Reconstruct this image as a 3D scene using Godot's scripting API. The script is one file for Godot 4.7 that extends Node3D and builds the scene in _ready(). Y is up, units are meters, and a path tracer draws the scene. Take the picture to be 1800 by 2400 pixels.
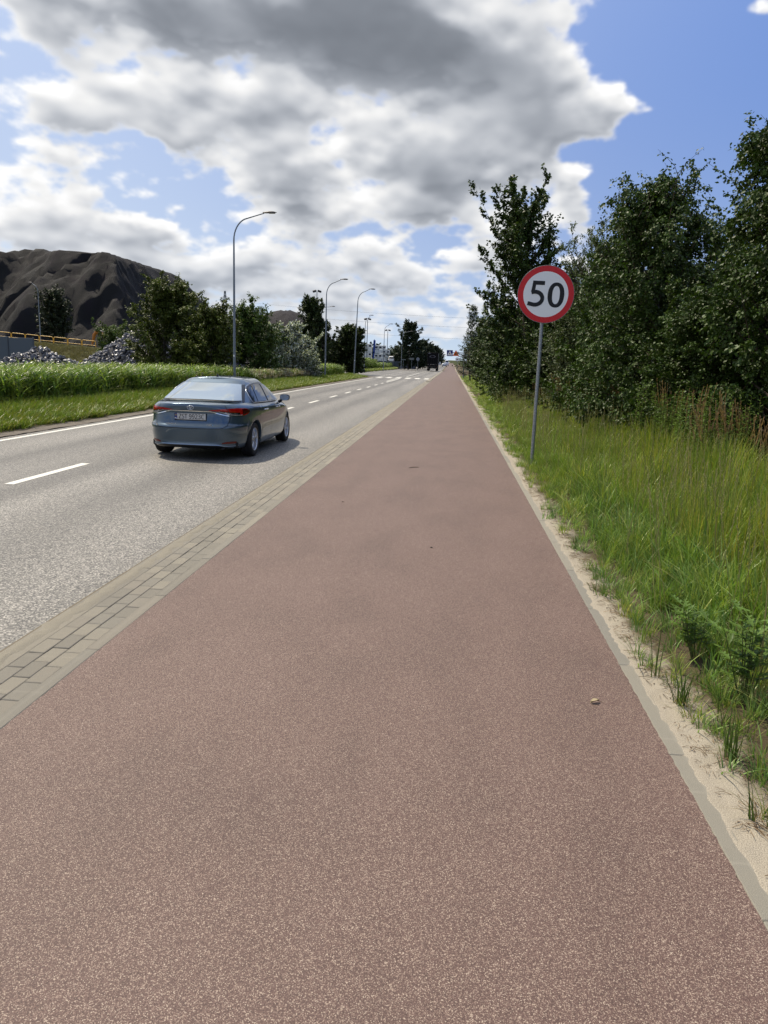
extends Node3D

# ---------------------------------------------------------------- mesh building
class MB:
	var v := PackedVector3Array()
	var n := PackedVector3Array()
	var c := PackedColorArray()
	var u := PackedVector2Array()
	var u2 := PackedVector2Array()
	var ix := PackedInt32Array()
	var col := Color(1, 1, 1)

	func pt(p: Vector3, nn: Vector3, uv := Vector2.ZERO, uvb := Vector2.ZERO) -> int:
		v.append(p); n.append(nn); c.append(col); u.append(uv); u2.append(uvb)
		return v.size() - 1

	func tri(a: Vector3, b: Vector3, d: Vector3) -> void:
		var nn := (b - a).cross(d - a).normalized()
		var i := pt(a, nn, Vector2(a.x, a.z)); pt(b, nn, Vector2(b.x, b.z)); pt(d, nn, Vector2(d.x, d.z))
		ix.append_array([i, i + 2, i + 1])

	# corners counter-clockwise as seen from outside
	func quad(a: Vector3, b: Vector3, d: Vector3, e: Vector3) -> void:
		var nn := (b - a).cross(e - a).normalized()
		if nn.length_squared() < 0.5:
			nn = (d - b).cross(e - b).normalized()
		var i := pt(a, nn, Vector2(0, 0)); pt(b, nn, Vector2(1, 0)); pt(d, nn, Vector2(1, 1)); pt(e, nn, Vector2(0, 1))
		ix.append_array([i, i + 2, i + 1, i, i + 3, i + 2])

	# rows of points; smooth normals; flip turns the surface round; uv from metres if uvm
	func grid(rows: Array, flip := false) -> void:
		var nr := rows.size()
		var nc: int = rows[0].size()
		var base := v.size()
		for i in nr:
			for j in nc:
				var du: Vector3 = rows[i][mini(j + 1, nc - 1)] - rows[i][maxi(j - 1, 0)]
				var dv: Vector3 = rows[mini(i + 1, nr - 1)][j] - rows[maxi(i - 1, 0)][j]
				var nn := du.cross(dv)
				if nn.length_squared() < 1e-16:
					dv = rows[mini(i + 1, nr - 1)][(j + 1) % nc] - rows[maxi(i - 1, 0)][j]
					nn = du.cross(dv)
				nn = nn.normalized() if nn.length_squared() > 1e-18 else Vector3.UP
				var p: Vector3 = rows[i][j]
				pt(p, -nn if flip else nn, Vector2(p.x, p.z), Vector2(float(j) / maxi(nc - 1, 1), float(i) / maxi(nr - 1, 1)))
		for i in nr - 1:
			for j in nc - 1:
				var a := base + i * nc + j
				if flip:
					ix.append_array([a, a + 1, a + nc + 1, a, a + nc + 1, a + nc])
				else:
					ix.append_array([a, a + nc + 1, a + 1, a, a + nc, a + nc + 1])

	func tube(pts: Array, radii: Array, sides := 6, caps := true) -> void:
		var m := pts.size()
		var t: Vector3 = (pts[1] - pts[0]).normalized()
		var x := t.cross(Vector3(0.13, 0.31, 0.94) if absf(t.y) > 0.7 else Vector3.UP).normalized()
		var base := v.size()
		for i in m:
			var t2: Vector3 = (pts[mini(i + 1, m - 1)] - pts[maxi(i - 1, 0)]).normalized()
			x = (x - t2 * x.dot(t2)).normalized()
			var y := t2.cross(x)
			for k in sides:
				var a := TAU * k / sides
				var d := x * cos(a) + y * sin(a)
				pt(pts[i] + d * radii[i], d, Vector2(float(k) / sides, i))
		for i in m - 1:
			for k in sides:
				var a := base + i * sides + k
				var b := base + i * sides + (k + 1) % sides
				ix.append_array([a, a + sides, b, b, a + sides, b + sides])
		if caps:
			for e in 2:
				var i := 0 if e == 0 else m - 1
				var t3: Vector3 = (pts[1] - pts[0]).normalized() if e else (pts[0] - pts[1]).normalized()
				if e:
					t3 = (pts[m - 1] - pts[m - 2]).normalized()
				var ctr := pt(pts[i], t3)
				for k in sides:
					var p0: Vector3 = v[base + i * sides + k]
					pt(p0, t3)
				for k in sides:
					var a := ctr + 1 + k
					var b := ctr + 1 + (k + 1) % sides
					ix.append_array([ctr, b, a] if e else [ctr, a, b])

	func box(at: Vector3, size: Vector3, bev := 0.0, t := Basis()) -> void:
		var h := size / 2.0
		var b := minf(bev, minf(h.x, minf(h.y, h.z)) * 0.9)
		var axes := [Vector3.RIGHT, Vector3.UP, Vector3.BACK]
		for ax in 3:
			for s in [-1.0, 1.0]:
				var nn: Vector3 = axes[ax] * s
				var p: Vector3 = axes[(ax + 1) % 3]
				var q: Vector3 = axes[(ax + 2) % 3]
				if s < 0:
					var w := p; p = q; q = w
				var hp := (p * h).length() - b
				var hq := (q * h).length() - b
				var ce := nn * (h * nn.abs()).length()
				quad(at + t * (ce - p * hp - q * hq), at + t * (ce + p * hp - q * hq), at + t * (ce + p * hp + q * hq), at + t * (ce - p * hp + q * hq))
		if b > 0.0:
			for ax in 3:
				for s1 in [-1.0, 1.0]:
					for s2 in [-1.0, 1.0]:
						var d: Vector3 = axes[ax]
						var p: Vector3 = axes[(ax + 1) % 3] * s1
						var q: Vector3 = axes[(ax + 2) % 3] * s2
						var hd := (d * h).length() - b
						var hp := (p * h).length()
						var hq := (q * h).length()
						var e1 := p * hp + q * (hq - b)
						var e2 := p * (hp - b) + q * hq
						if s1 * s2 > 0:
							quad(at + t * (e1 - d * hd), at + t * (e2 - d * hd), at + t * (e2 + d * hd), at + t * (e1 + d * hd))
						else:
							quad(at + t * (e1 + d * hd), at + t * (e2 + d * hd), at + t * (e2 - d * hd), at + t * (e1 - d * hd))
			for sx in [-1.0, 1.0]:
				for sy in [-1.0, 1.0]:
					for sz in [-1.0, 1.0]:
						var a := Vector3(sx * h.x, sy * (h.y - b), sz * (h.z - b))
						var e := Vector3(sx * (h.x - b), sy * h.y, sz * (h.z - b))
						var f := Vector3(sx * (h.x - b), sy * (h.y - b), sz * h.z)
						if sx * sy * sz > 0:
							tri(at + t * a, at + t * e, at + t * f)
						else:
							tri(at + t * a, at + t * f, at + t * e)

	# profile of (radius, height) turned about an axis through at; axis basis: y is the axis
	func lathe(prof: Array, at: Vector3, segs := 24, t := Basis()) -> void:
		var rows := []
		for p in prof:
			var r := PackedVector3Array()
			for k in segs + 1:
				var a := TAU * k / segs
				r.append(at + t * Vector3(p.x * cos(a), p.y, -p.x * sin(a)))
			rows.append(r)
		grid(rows)

	# flat outline in x, y (counter-clockwise from +z) given thickness along z
	func slab(poly: PackedVector2Array, z0: float, z1: float, t := Transform3D()) -> void:
		var tr := Geometry2D.triangulate_polygon(poly)
		var k := 0
		while k < tr.size():
			var a := poly[tr[k]]; var b := poly[tr[k + 1]]; var d := poly[tr[k + 2]]
			if (b - a).cross(d - a) < 0:
				var w := b; b = d; d = w
			tri(t * Vector3(a.x, a.y, z1), t * Vector3(b.x, b.y, z1), t * Vector3(d.x, d.y, z1))
			if absf(z1 - z0) > 1e-6:
				tri(t * Vector3(a.x, a.y, z0), t * Vector3(d.x, d.y, z0), t * Vector3(b.x, b.y, z0))
			k += 3
		if absf(z1 - z0) > 1e-6:
			for i in poly.size():
				var a := poly[i]; var b := poly[(i + 1) % poly.size()]
				quad(t * Vector3(a.x, a.y, z0), t * Vector3(b.x, b.y, z0), t * Vector3(b.x, b.y, z1), t * Vector3(a.x, a.y, z1))

	func mesh(m: Material = null) -> ArrayMesh:
		var a := []
		a.resize(Mesh.ARRAY_MAX)
		a[Mesh.ARRAY_VERTEX] = v
		a[Mesh.ARRAY_NORMAL] = n
		a[Mesh.ARRAY_COLOR] = c
		a[Mesh.ARRAY_TEX_UV] = u
		a[Mesh.ARRAY_TEX_UV2] = u2
		a[Mesh.ARRAY_INDEX] = ix
		var out := ArrayMesh.new()
		out.add_surface_from_arrays(Mesh.PRIMITIVE_TRIANGLES, a)
		if m:
			out.surface_set_material(0, m)
		return out

# ---------------------------------------------------------------- naming
var taken := {}

func numbered(called: String) -> String:
	var k: int = taken.get(called, -1) + 1
	taken[called] = k
	return called if k == 0 else "%s_%03d" % [called, k]

func tag(o: Node3D, label: String, category := "", group := "", kind := "") -> Node3D:
	if label: o.set_meta("label", label)
	if category: o.set_meta("category", category)
	if group: o.set_meta("group", group)
	if kind: o.set_meta("kind", kind)
	return o

func thing(called: String, label: String, category: String, at := Vector3.ZERO, turn := 0.0, group := "") -> Node3D:
	var o := Node3D.new()
	o.name = numbered(called)
	add_child(o)
	o.position = at
	o.rotation.y = turn
	tag(o, label, category, group)
	return o

func part(called: String, b: Variant, m: Material, parent: Node3D) -> MeshInstance3D:
	var o := MeshInstance3D.new()
	o.mesh = b.mesh(m) if b is MB else b
	if not (b is MB):
		o.material_override = m
	if parent == self:
		o.name = numbered(called)
	else:
		var nm := called
		var k := 0
		while parent.has_node(NodePath(nm)):
			k += 1
			nm = "%s_%03d" % [called, k]
		o.name = nm
	parent.add_child(o, true)
	return o

func structure(called: String, b: MB, m: Material) -> MeshInstance3D:
	var o := part(called, b, m, self)
	o.set_meta("kind", "structure")
	return o

func dup(root: Node3D, called: String, label: String, at: Vector3, turn := 0.0, group := "") -> Node3D:
	var r: Node3D = root.duplicate()
	r.name = numbered(called)
	add_child(r)
	r.position = at
	r.rotation.y = turn
	r.set_meta("label", label)
	if group: r.set_meta("group", group)
	return r

# ---------------------------------------------------------------- materials
func mat(c: Color, rough := 0.7, metal := 0.0, spec := 0.5) -> StandardMaterial3D:
	var m := StandardMaterial3D.new()
	m.albedo_color = c
	m.roughness = rough
	m.metallic = metal
	m.metallic_specular = spec
	return m

func lin(r: float, g: float, b: float) -> Color:
	return Color(r, g, b).linear_to_srgb()

func vmat(rough := 0.7, spec := 0.5, metal := 0.0) -> StandardMaterial3D:
	var m := mat(Color.WHITE, rough, metal, spec)
	m.vertex_color_use_as_albedo = true
	return m

func noise(kind: int, freq: float, sd: int, oct := 1) -> FastNoiseLite:
	var f := FastNoiseLite.new()
	f.noise_type = kind
	f.frequency = freq
	f.seed = sd
	if oct > 1:
		f.fractal_type = FastNoiseLite.FRACTAL_FBM
		f.fractal_octaves = oct
	else:
		f.fractal_type = FastNoiseLite.FRACTAL_NONE
	return f

func ramp(stops: Array) -> Gradient:
	var g := Gradient.new()
	var off := PackedFloat32Array()
	var cs := PackedColorArray()
	for s in stops:
		off.append(s[0]); cs.append(s[1])
	g.offsets = off
	g.colors = cs
	return g

func ntex(f: FastNoiseLite, size: int, g: Gradient = null, h := 0) -> NoiseTexture2D:
	var t := NoiseTexture2D.new()
	t.width = size
	t.height = h if h else size
	t.seamless = true
	t.seamless_blend_skirt = 0.08
	t.generate_mipmaps = false
	t.noise = f
	if g: t.color_ramp = g
	return t

func ntexraw(f: FastNoiseLite, size: int, g: Gradient = null) -> NoiseTexture2D:
	var t := ntex(f, size, g)
	t.seamless = false
	return t

func gauss(r: RandomNumberGenerator) -> float:
	return r.randf() + r.randf() + r.randf() - 1.5

func rngs(s: int) -> RandomNumberGenerator:
	var r := RandomNumberGenerator.new()
	r.seed = s
	return r

func tab(t: Array, x: float) -> float:
	if x <= t[0][0]: return t[0][1]
	for i in range(1, t.size()):
		if x <= t[i][0]:
			var k: float = (x - t[i - 1][0]) / (t[i][0] - t[i - 1][0])
			return lerpf(t[i - 1][1], t[i][1], k)
	return t[t.size() - 1][1]

# the ground lifts gently far away
func gy(z: float) -> float:
	return 0.0065 * maxf(0.0, -z - 190.0)

# ---------------------------------------------------------------- sky
# heaps of cloud in the sky: azimuth from the road's direction, elevation, half width, half height (degrees), thickness; negative = clear air
var heaps := [
	[14.0,17.9,3.4,0.35,0.42],
	[18.0,18.8,3.4,0.35,0.42],
	[-8.0,3.2,22.0,2.2,0.34],
	[-24.0,4.0,12.0,2.6,0.25],
	[-15.7,22.0,12.2,2.5,1.50],
	[-8.1,20.2,6.6,2.1,1.00],
	[-23.7,21.5,4.8,1.4,0.70],
	[-4.6,22.9,3.5,3.2,0.70],
	[-12.0,26.9,14.2,4.3,1.30],
	[-29.0,19.2,3.0,2.1,0.35],
	[-27.3,16.3,6.1,3.1,0.55],
	[-21.2,15.9,4.9,2.0,0.75],
	[-14.4,15.6,3.7,2.1,0.75],
	[-17.0,14.2,4.3,1.4,0.50],
	[-8.6,17.8,5.2,1.9,0.50],
	[1.5,17.0,8.0,3.6,1.00],
	[-0.1,20.9,5.1,3.3,0.65],
	[5.5,19.1,4.7,2.9,0.70],
	[9.5,18.1,2.5,1.7,0.55],
	[6.7,16.1,3.6,1.6,0.60],
	[-2.2,13.3,8.4,2.5,0.90],
	[4.3,14.0,3.7,1.7,0.70],
	[7.5,11.1,2.2,2.1,0.45],
	[-6.6,14.3,3.8,1.4,0.50],
	[0.3,10.3,7.8,1.4,0.60],
	[-5.5,10.8,5.9,1.8,0.50],
	[4.6,9.4,3.9,1.2,0.45],
	[-30.4,12.2,2.0,1.3,0.60],
	[-25.8,11.3,1.4,1.0,0.45],
	[-27.4,12.3,0.6,0.5,0.30],
	[-28.7,9.7,4.7,1.4,0.70],
	[-22.7,8.2,6.7,1.3,0.70],
	[-18.6,7.0,5.7,1.4,0.55],
	[-29.2,6.4,4.8,1.0,0.45],
	[-29.7,7.6,2.8,1.4,0.50],
	[-14.1,11.4,4.1,1.3,0.55],
	[-11.1,11.1,2.9,1.2,0.45],
	[-12.4,9.2,3.3,1.4,0.45],
	[-15.1,12.7,2.2,1.5,0.40],
	[-11.7,5.5,5.0,1.5,0.60],
	[-14.4,5.7,2.0,1.0,0.40],
	[-4.3,5.9,4.4,1.1,0.60],
	[-7.4,7.9,2.2,0.7,0.40],
	[-3.5,4.5,4.1,0.8,0.40],
	[-0.9,5.9,2.4,1.5,0.30],
	[-18.0,5.8,2.9,0.9,0.35],
	[-21.2,5.8,4.4,0.9,0.40],
	[-9.0,3.8,4.1,0.8,0.30],
	[0.7,7.5,2.3,1.3,0.35],
	[18.6,21.2,1.5,1.2,0.70],
	[1.7,3.0,3.4,0.8,0.25],
	[-11.5,14.0,2.8,1.1,0.30],
	[11.2,7.6,3.7,1.5,0.30],
	[5.4,7.6,3.2,1.6,0.30],
	[-21.7,10.7,3.6,1.2,-0.45],
	[13.7,17.6,6.1,5.7,-0.90],
	[12.9,11.7,5.0,4.6,-0.90],
	[-10.2,14.8,1.3,0.5,-0.35],
	[0.2,21.7,0.7,0.5,-0.25],
	[-17.3,9.5,1.9,0.8,-0.30],
	[-0.9,7.5,2.0,1.9,-0.35],
	[-11.8,8.0,2.0,0.8,-0.30],
	[-0.1,4.9,1.7,1.3,-0.30],
	[12.5,21.2,4.1,1.9,-0.80],
	[17.3,18.6,3.1,1.5,-0.70],
	[-9.1,7.0,2.0,0.6,-0.20],
	[-28.0,13.3,1.6,0.8,-0.30]
]
var cloud_grid := PackedFloat32Array()
const CG_W := 151
const CG_H := 71
var n_cov := noise(FastNoiseLite.TYPE_SIMPLEX_SMOOTH, 0.9, 5, 3)
var n_big := noise(FastNoiseLite.TYPE_SIMPLEX_SMOOTH, 5.2, 11, 6)
var n_warp := noise(FastNoiseLite.TYPE_SIMPLEX_SMOOTH, 7.0, 21, 4)
var n_fine := noise(FastNoiseLite.TYPE_SIMPLEX_SMOOTH, 17.0, 31, 5)
var n_form := noise(FastNoiseLite.TYPE_SIMPLEX_SMOOTH, 5.2, 11, 3)
var form := 0.0
const SUN_AZ := -53.0
const SUN_EL := 58.0

func heap_at(az: float, el: float) -> float:
	var d := 0.0
	for h in heaps:
		var dx: float = (az - h[0]) * cos(deg_to_rad(el)) / h[2]
		var dy: float = (el - h[1]) / h[3]
		var q := dx * dx + dy * dy
		if q < 5.0:
			d += h[4] * exp(-q * 0.9)
	return d

func make_cloud_grid() -> void:
	cloud_grid.resize(CG_W * CG_H)
	for j in CG_H:
		for i in CG_W:
			cloud_grid[j * CG_W + i] = heap_at(-42.0 + i * 0.5, -1.0 + j * 0.5)

func heap_look(az: float, el: float) -> float:
	var x := clampf((az + 42.0) / 0.5, 0.0, CG_W - 1.001)
	var y := clampf((el + 1.0) / 0.5, 0.0, CG_H - 1.001)
	var i := int(x); var j := int(y)
	x -= i; y -= j
	var k := j * CG_W + i
	return lerpf(lerpf(cloud_grid[k], cloud_grid[k + 1], x), lerpf(cloud_grid[k + CG_W], cloud_grid[k + CG_W + 1], x), y)

func cloud_density(az: float, el: float) -> float:
	var ra := deg_to_rad(az); var re := deg_to_rad(el)
	var dir := Vector3(sin(ra) * cos(re), sin(re), -cos(ra) * cos(re))
	var k := 1.0 / (dir.y + 0.42)
	var p := Vector3(dir.x * k, dir.y * 1.1, dir.z * k)
	var wx := n_warp.get_noise_3dv(p)
	var wy := n_warp.get_noise_3dv(p + Vector3(7.3, 1.1, 3.7))
	var big := n_big.get_noise_3dv(p)
	var fine := n_fine.get_noise_3dv(p)
	var w := clampf((az + 42.0) / 8.0, 0, 1) * clampf((33.0 - az) / 8.0, 0, 1) * clampf((33.0 - el) / 8.0, 0, 1)
	w = w * w * (3.0 - 2.0 * w)
	var out := 0.12 + 0.9 * n_cov.get_noise_3dv(p * 0.6)
	var s := clampf(el / 14.0 + 0.15, 0.2, 1.0)
	var b := out
	if w > 0.0:
		b = lerpf(out, heap_look(az + wx * 3.0 * s, el + wy * 2.2 * s) * 0.74 - 0.16, w)
	var soft := 1.0 - 0.35 * smoothstep(0.6, 1.2, b)
	form = b + n_form.get_noise_3dv(p) * 1.0 * soft
	return b + (big * 0.95 + fine * 0.42) * soft

func sky_block(az0: float, el0: float, step: float, wd: int, ht: int, refine: bool) -> PackedFloat32Array:
	var d := PackedFloat32Array()
	d.resize(wd * ht)
	var s := PackedFloat32Array()
	s.resize(wd * ht)
	for j in ht:
		var el := el0 - j * step
		for i in wd:
			if el > -0.5:
				d[j * wd + i] = cloud_density(az0 + i * step, el)
				s[j * wd + i] = form
	var out := PackedFloat32Array()
	out.resize(wd * ht * 3)
	var up1 := maxi(1, int(0.7 / step))
	var up2 := maxi(2, int(1.7 / step))
	var sra := deg_to_rad(SUN_AZ); var sre := deg_to_rad(SUN_EL)
	var sd := Vector3(sin(sra) * cos(sre), sin(sre), -cos(sra) * cos(sre))
	for j in ht:
		var el := el0 - j * step
		var re := deg_to_rad(maxf(el, 0.0))
		for i in wd:
			var az := az0 + i * step
			var ra := deg_to_rad(az)
			var dir := Vector3(sin(ra) * cos(re), sin(re), -cos(ra) * cos(re))
			var cs := dir.dot(sd)
			var near := clampf((cs - 0.2) / 0.8, 0, 1)
			# clear air
			var t := 1.0 - pow(1.0 - clampf(dir.y, 0, 1), 5.0)
			var r := lerpf(0.56, 0.075, t); var g := lerpf(0.68, 0.21, t); var b := lerpf(0.83, 0.64, t)
			var haze := near * near * 1.0 + 0.22 * clampf((10.0 - az) / 35.0, 0.0, 1.0) * exp(-el / 14.0)
			r += haze * 0.75; g += haze * 0.72; b += haze * 0.45
			var ha := pow(maxf(cs, 0.0), 60.0) * 1.6
			r += ha; g += ha; b += ha * 0.95
			# cloud
			var x := d[j * wd + i]
			if x > -0.12:
				var a := smoothstep(-0.10, 0.36, x)
				var u1 := s[maxi(j - up1, 0) * wd + clampi(i - up1 / 2, 0, wd - 1)]
				var u2 := s[maxi(j - up2, 0) * wd + clampi(i - up2 / 2, 0, wd - 1)]
				var y := s[j * wd + i]
				var depth := maxf(0.0, y * 0.8 + x * 0.2 - 0.2) * 0.9 + maxf(u1 - 0.1, 0.0) * 0.62 + maxf(u2 - 0.1, 0.0) * 0.4
				var front := smoothstep(0.25, -0.5, cs)
				depth *= 1.0 - 0.75 * front
				var lum := 0.33 + 0.68 * exp(-depth * 0.80)
				lum += 0.38 * clampf((y - u1) * 1.2 + (x - y) * 0.12, -0.4, 0.6) * smoothstep(0.1, 0.5, x)
				lum *= 0.96 + 0.10 * near + 0.55 * front
				lum *= 1.0 - 0.10 * clampf(1.0 - el / 12.0, 0, 1)
				if y > 0.95:
					lum = lerpf(lum, 0.22, smoothstep(1.0, 1.75, y) * 0.85)
				lum += pow(maxf(cs, 0.0), 40.0) * 1.6 * exp(-x)
				var grey := clampf(1.0 - (lum - 0.2) / 0.7, 0, 1)
				var low := clampf(1.0 - el / 9.0, 0, 1) * 0.35
				var cr := lum * lerpf(1.0, 0.88, grey); var cg := lum * lerpf(1.0, 0.97, grey); var cb := lum * lerpf(1.0, 1.13, grey)
				a *= 1.0 - low * 0.6
				r = lerpf(r, cr, a); g = lerpf(g, cg, a); b = lerpf(b, cb, a)
			var k := (j * wd + i) * 3
			out[k] = r; out[k + 1] = g; out[k + 2] = b
	return out

func make_sky() -> Texture2D:
	make_cloud_grid()
	var cw := 1024
	var st := 360.0 / cw
	var coarse := sky_block(-180.0 + st / 2, 90.0 - st / 2, st, cw, 264, false)
	coarse.resize(cw * 512 * 3)
	for k in range(cw * 264 * 3, cw * 512 * 3, 3):
		coarse[k] = 0.16; coarse[k + 1] = 0.17; coarse[k + 2] = 0.14
	var im := Image.create_from_data(cw, 512, false, Image.FORMAT_RGBF, coarse.to_byte_array())
	im.resize(4096, 2048, Image.INTERPOLATE_CUBIC)
	var fs := 360.0 / 4096
	var fw := 704
	var fh := 300
	var ci := int((180.0 - 36.0) / fs)
	var cj := int((90.0 - 26.0) / fs)
	var fine := sky_block(-180.0 + (ci + 0.5) * fs, 90.0 - (cj + 0.5) * fs, fs, fw, fh, true)
	var fim := Image.create_from_data(fw, fh, false, Image.FORMAT_RGBF, fine.to_byte_array())
	im.blit_rect(fim, Rect2i(0, 0, fw, fh), Vector2i(ci, cj))
	# columns: the panorama begins at the road's direction
	var turned := Image.create(4096, 2048, false, Image.FORMAT_RGBF)
	turned.blit_rect(im, Rect2i(2048, 0, 2048, 2048), Vector2i(0, 0))
	turned.blit_rect(im, Rect2i(0, 0, 2048, 2048), Vector2i(2048, 0))
	return ImageTexture.create_from_image(turned)

# ---------------------------------------------------------------- surfaces
var M := {}

const ROAD_Y := -0.13
const ROAD_S := 1.0788

# the carriageway lies a kerb's height below the path
func lower(b: MB) -> MB:
	for k in b.v.size():
		var p: Vector3 = b.v[k]
		b.v[k] = Vector3(p.x * ROAD_S, p.y + ROAD_Y, p.z * ROAD_S)
	return b

func make_materials() -> void:
	# gravel-like grain of the red surfacing: a random tone for every chip
	var cell := noise(FastNoiseLite.TYPE_CELLULAR, 0.31, 3)
	cell.cellular_return_type = FastNoiseLite.RETURN_CELL_VALUE
	cell.cellular_jitter = 1.0
	var edge := noise(FastNoiseLite.TYPE_CELLULAR, 0.31, 3)
	edge.cellular_return_type = FastNoiseLite.RETURN_DISTANCE
	var m := mat(Color.WHITE, 0.64, 0.0, 0.44)
	m.albedo_texture = ntexraw(cell, 2048, ramp([[0.0, Color(0.285, 0.218, 0.195)], [0.3, Color(0.34, 0.262, 0.235)], [0.55, Color(0.38, 0.297, 0.267)], [0.74, Color(0.43, 0.348, 0.313)], [0.83, Color(0.51, 0.432, 0.385)], [0.93, Color(0.60, 0.53, 0.47)], [1.0, Color(0.71, 0.655, 0.585)]]))
	m.uv1_scale = Vector3(0.64, 0.64, 1)
	m.heightmap_enabled = true
	m.heightmap_texture = ntexraw(edge, 2048)
	m.heightmap_flip_texture = true
	m.heightmap_scale = 0.10
	var wear := noise(FastNoiseLite.TYPE_SIMPLEX_SMOOTH, 0.012, 9, 5)
	var wear_tex := ntex(wear, 512, ramp([[0.0, Color(0.90, 0.895, 0.89)], [0.5, Color(0.965, 0.96, 0.955)], [1.0, Color(1, 1, 1)]]))
	m.detail_enabled = true
	m.detail_blend_mode = BaseMaterial3D.BLEND_MODE_MUL
	m.detail_uv_layer = BaseMaterial3D.DETAIL_UV_2
	m.detail_albedo = wear_tex
	M.path = m
	var cell2 := noise(FastNoiseLite.TYPE_CELLULAR, 0.10, 17)
	cell2.cellular_return_type = FastNoiseLite.RETURN_CELL_VALUE
	var edge2 := noise(FastNoiseLite.TYPE_CELLULAR, 0.10, 17)
	edge2.cellular_return_type = FastNoiseLite.RETURN_DISTANCE
	var a := mat(Color.WHITE, 0.6, 0.0, 0.5)
	a.albedo_texture = ntexraw(cell2, 2048, ramp([[0.0, Color(0.24, 0.235, 0.225)], [0.25, Color(0.35, 0.342, 0.325)], [0.5, Color(0.455, 0.445, 0.42)], [0.8, Color(0.565, 0.55, 0.52)], [1.0, Color(0.73, 0.71, 0.67)]]))
	a.uv1_scale = Vector3(0.5, 0.5, 1)
	a.heightmap_enabled = true
	a.heightmap_texture = ntexraw(edge2, 2048)
	a.heightmap_flip_texture = true
	a.heightmap_scale = 0.2
	a.detail_enabled = true
	a.detail_blend_mode = BaseMaterial3D.BLEND_MODE_MUL
	a.detail_uv_layer = BaseMaterial3D.DETAIL_UV_2
	a.detail_albedo = road_wear()
	M.asphalt = a
	# sand, soil and concrete share a fine grain
	var grain := ntex(noise(FastNoiseLite.TYPE_SIMPLEX, 0.12, 41, 4), 1024, ramp([[0.0, Color(0.62, 0.62, 0.62)], [0.35, Color(0.84, 0.84, 0.84)], [0.7, Color(0.96, 0.96, 0.96)], [1.0, Color(1, 1, 1)]]))
	M.grain = grain
	var g := vmat(0.95, 0.2)
	g.albedo_texture = grain
	g.uv1_scale = Vector3(1.1, 1.1, 1)
	g.heightmap_enabled = true
	g.heightmap_texture = ntex(noise(FastNoiseLite.TYPE_SIMPLEX, 0.2, 43, 5), 1024)
	g.heightmap_scale = 0.28
	M.soil = g
	for k in 4:
		var c := mat([Color(0.61, 0.585, 0.53), Color(0.58, 0.56, 0.51), Color(0.63, 0.605, 0.545), Color(0.595, 0.575, 0.525)][k], 0.9, 0.0, 0.3)
		c.albedo_texture = grain
		c.uv1_triplanar = true
		c.uv1_world_triplanar = true
		c.uv1_scale = Vector3(2.3, 2.3, 2.3)
		c.heightmap_enabled = true
		c.heightmap_texture = g.heightmap_texture
		c.heightmap_scale = 0.25
		M["concrete%d" % k] = c
	for k in 2:
		var c: StandardMaterial3D = M.concrete0.duplicate()
		c.albedo_color = [Color(0.625, 0.605, 0.55), Color(0.59, 0.575, 0.53)][k]
		M["edging%d" % k] = c
	M.joint = mat(Color(0.44, 0.41, 0.355), 1.0, 0.0, 0.1)
	var w := mat(Color(0.90, 0.89, 0.85), 0.75, 0.0, 0.4)
	w.albedo_texture = ntex(noise(FastNoiseLite.TYPE_SIMPLEX, 0.05, 47, 5), 512, ramp([[0.0, Color(0.5, 0.5, 0.49)], [0.22, Color(0.86, 0.86, 0.85)], [1.0, Color(1, 1, 1)]]))
	w.uv1_triplanar = true
	w.uv1_world_triplanar = true
	w.uv1_scale = Vector3(0.8, 0.8, 0.8)
	M.paint = w
	var zinc := mat(Color(0.64, 0.66, 0.67), 0.42, 0.55)
	zinc.albedo_texture = ntex(noise(FastNoiseLite.TYPE_CELLULAR, 0.05, 51, 2), 256, ramp([[0.0, Color(0.72, 0.72, 0.73)], [1.0, Color(1, 1, 1)]]))
	zinc.uv1_triplanar = true
	zinc.uv1_scale = Vector3(3, 3, 3)
	M.zinc = zinc
	M.pole = mat(Color(0.46, 0.49, 0.52), 0.5, 0.5)
	M.sign_back = mat(Color(0.50, 0.52, 0.54), 0.5, 0.5)
	M.red = mat(Color(0.80, 0.03, 0.04), 0.35, 0.0, 0.5)
	M.white = mat(Color(0.94, 0.94, 0.925), 0.35, 0.0, 0.5)
	M.black = mat(Color(0.02, 0.02, 0.022), 0.55, 0.0, 0.5)
	M.blue = mat(Color(0.03, 0.14, 0.42), 0.4)
	M.orange = mat(Color(0.86, 0.42, 0.02), 0.45)

func road_wear() -> Texture2D:
	# across the road: paler wheel tracks, darker middle of each lane, a long streaky grain along it
	var n1 := noise(FastNoiseLite.TYPE_SIMPLEX_SMOOTH, 0.02, 61, 4)
	var im := Image.create(256, 512, false, Image.FORMAT_RGB8)
	for i in 256:
		var x := -8.4 + 6.0 * (i + 0.5) / 256.0
		var t := 0.0
		for w in [-3.05, -4.55, -6.05, -7.45]:
			t += exp(-pow((x - w) / 0.42, 2.0))
		var d := 0.0
		for w in [-3.8, -6.75, -5.0]:
			d += exp(-pow((x - w) / 0.22, 2.0))
		for j in 512:
			var s := n1.get_noise_2d(i * 0.9, absf(j - 256) * 0.35)
			var q := n1.get_noise_2d(i * 0.3 + 900, absf(j - 256) * 0.12)
			var k := clampf(0.86 + 0.10 * t - 0.09 * d + 0.10 * s + 0.10 * q, 0.5, 1.0)
			im.set_pixel(i, j, Color(k, k * 0.995, k * 0.985))
	return ImageTexture.create_from_image(im)

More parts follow.
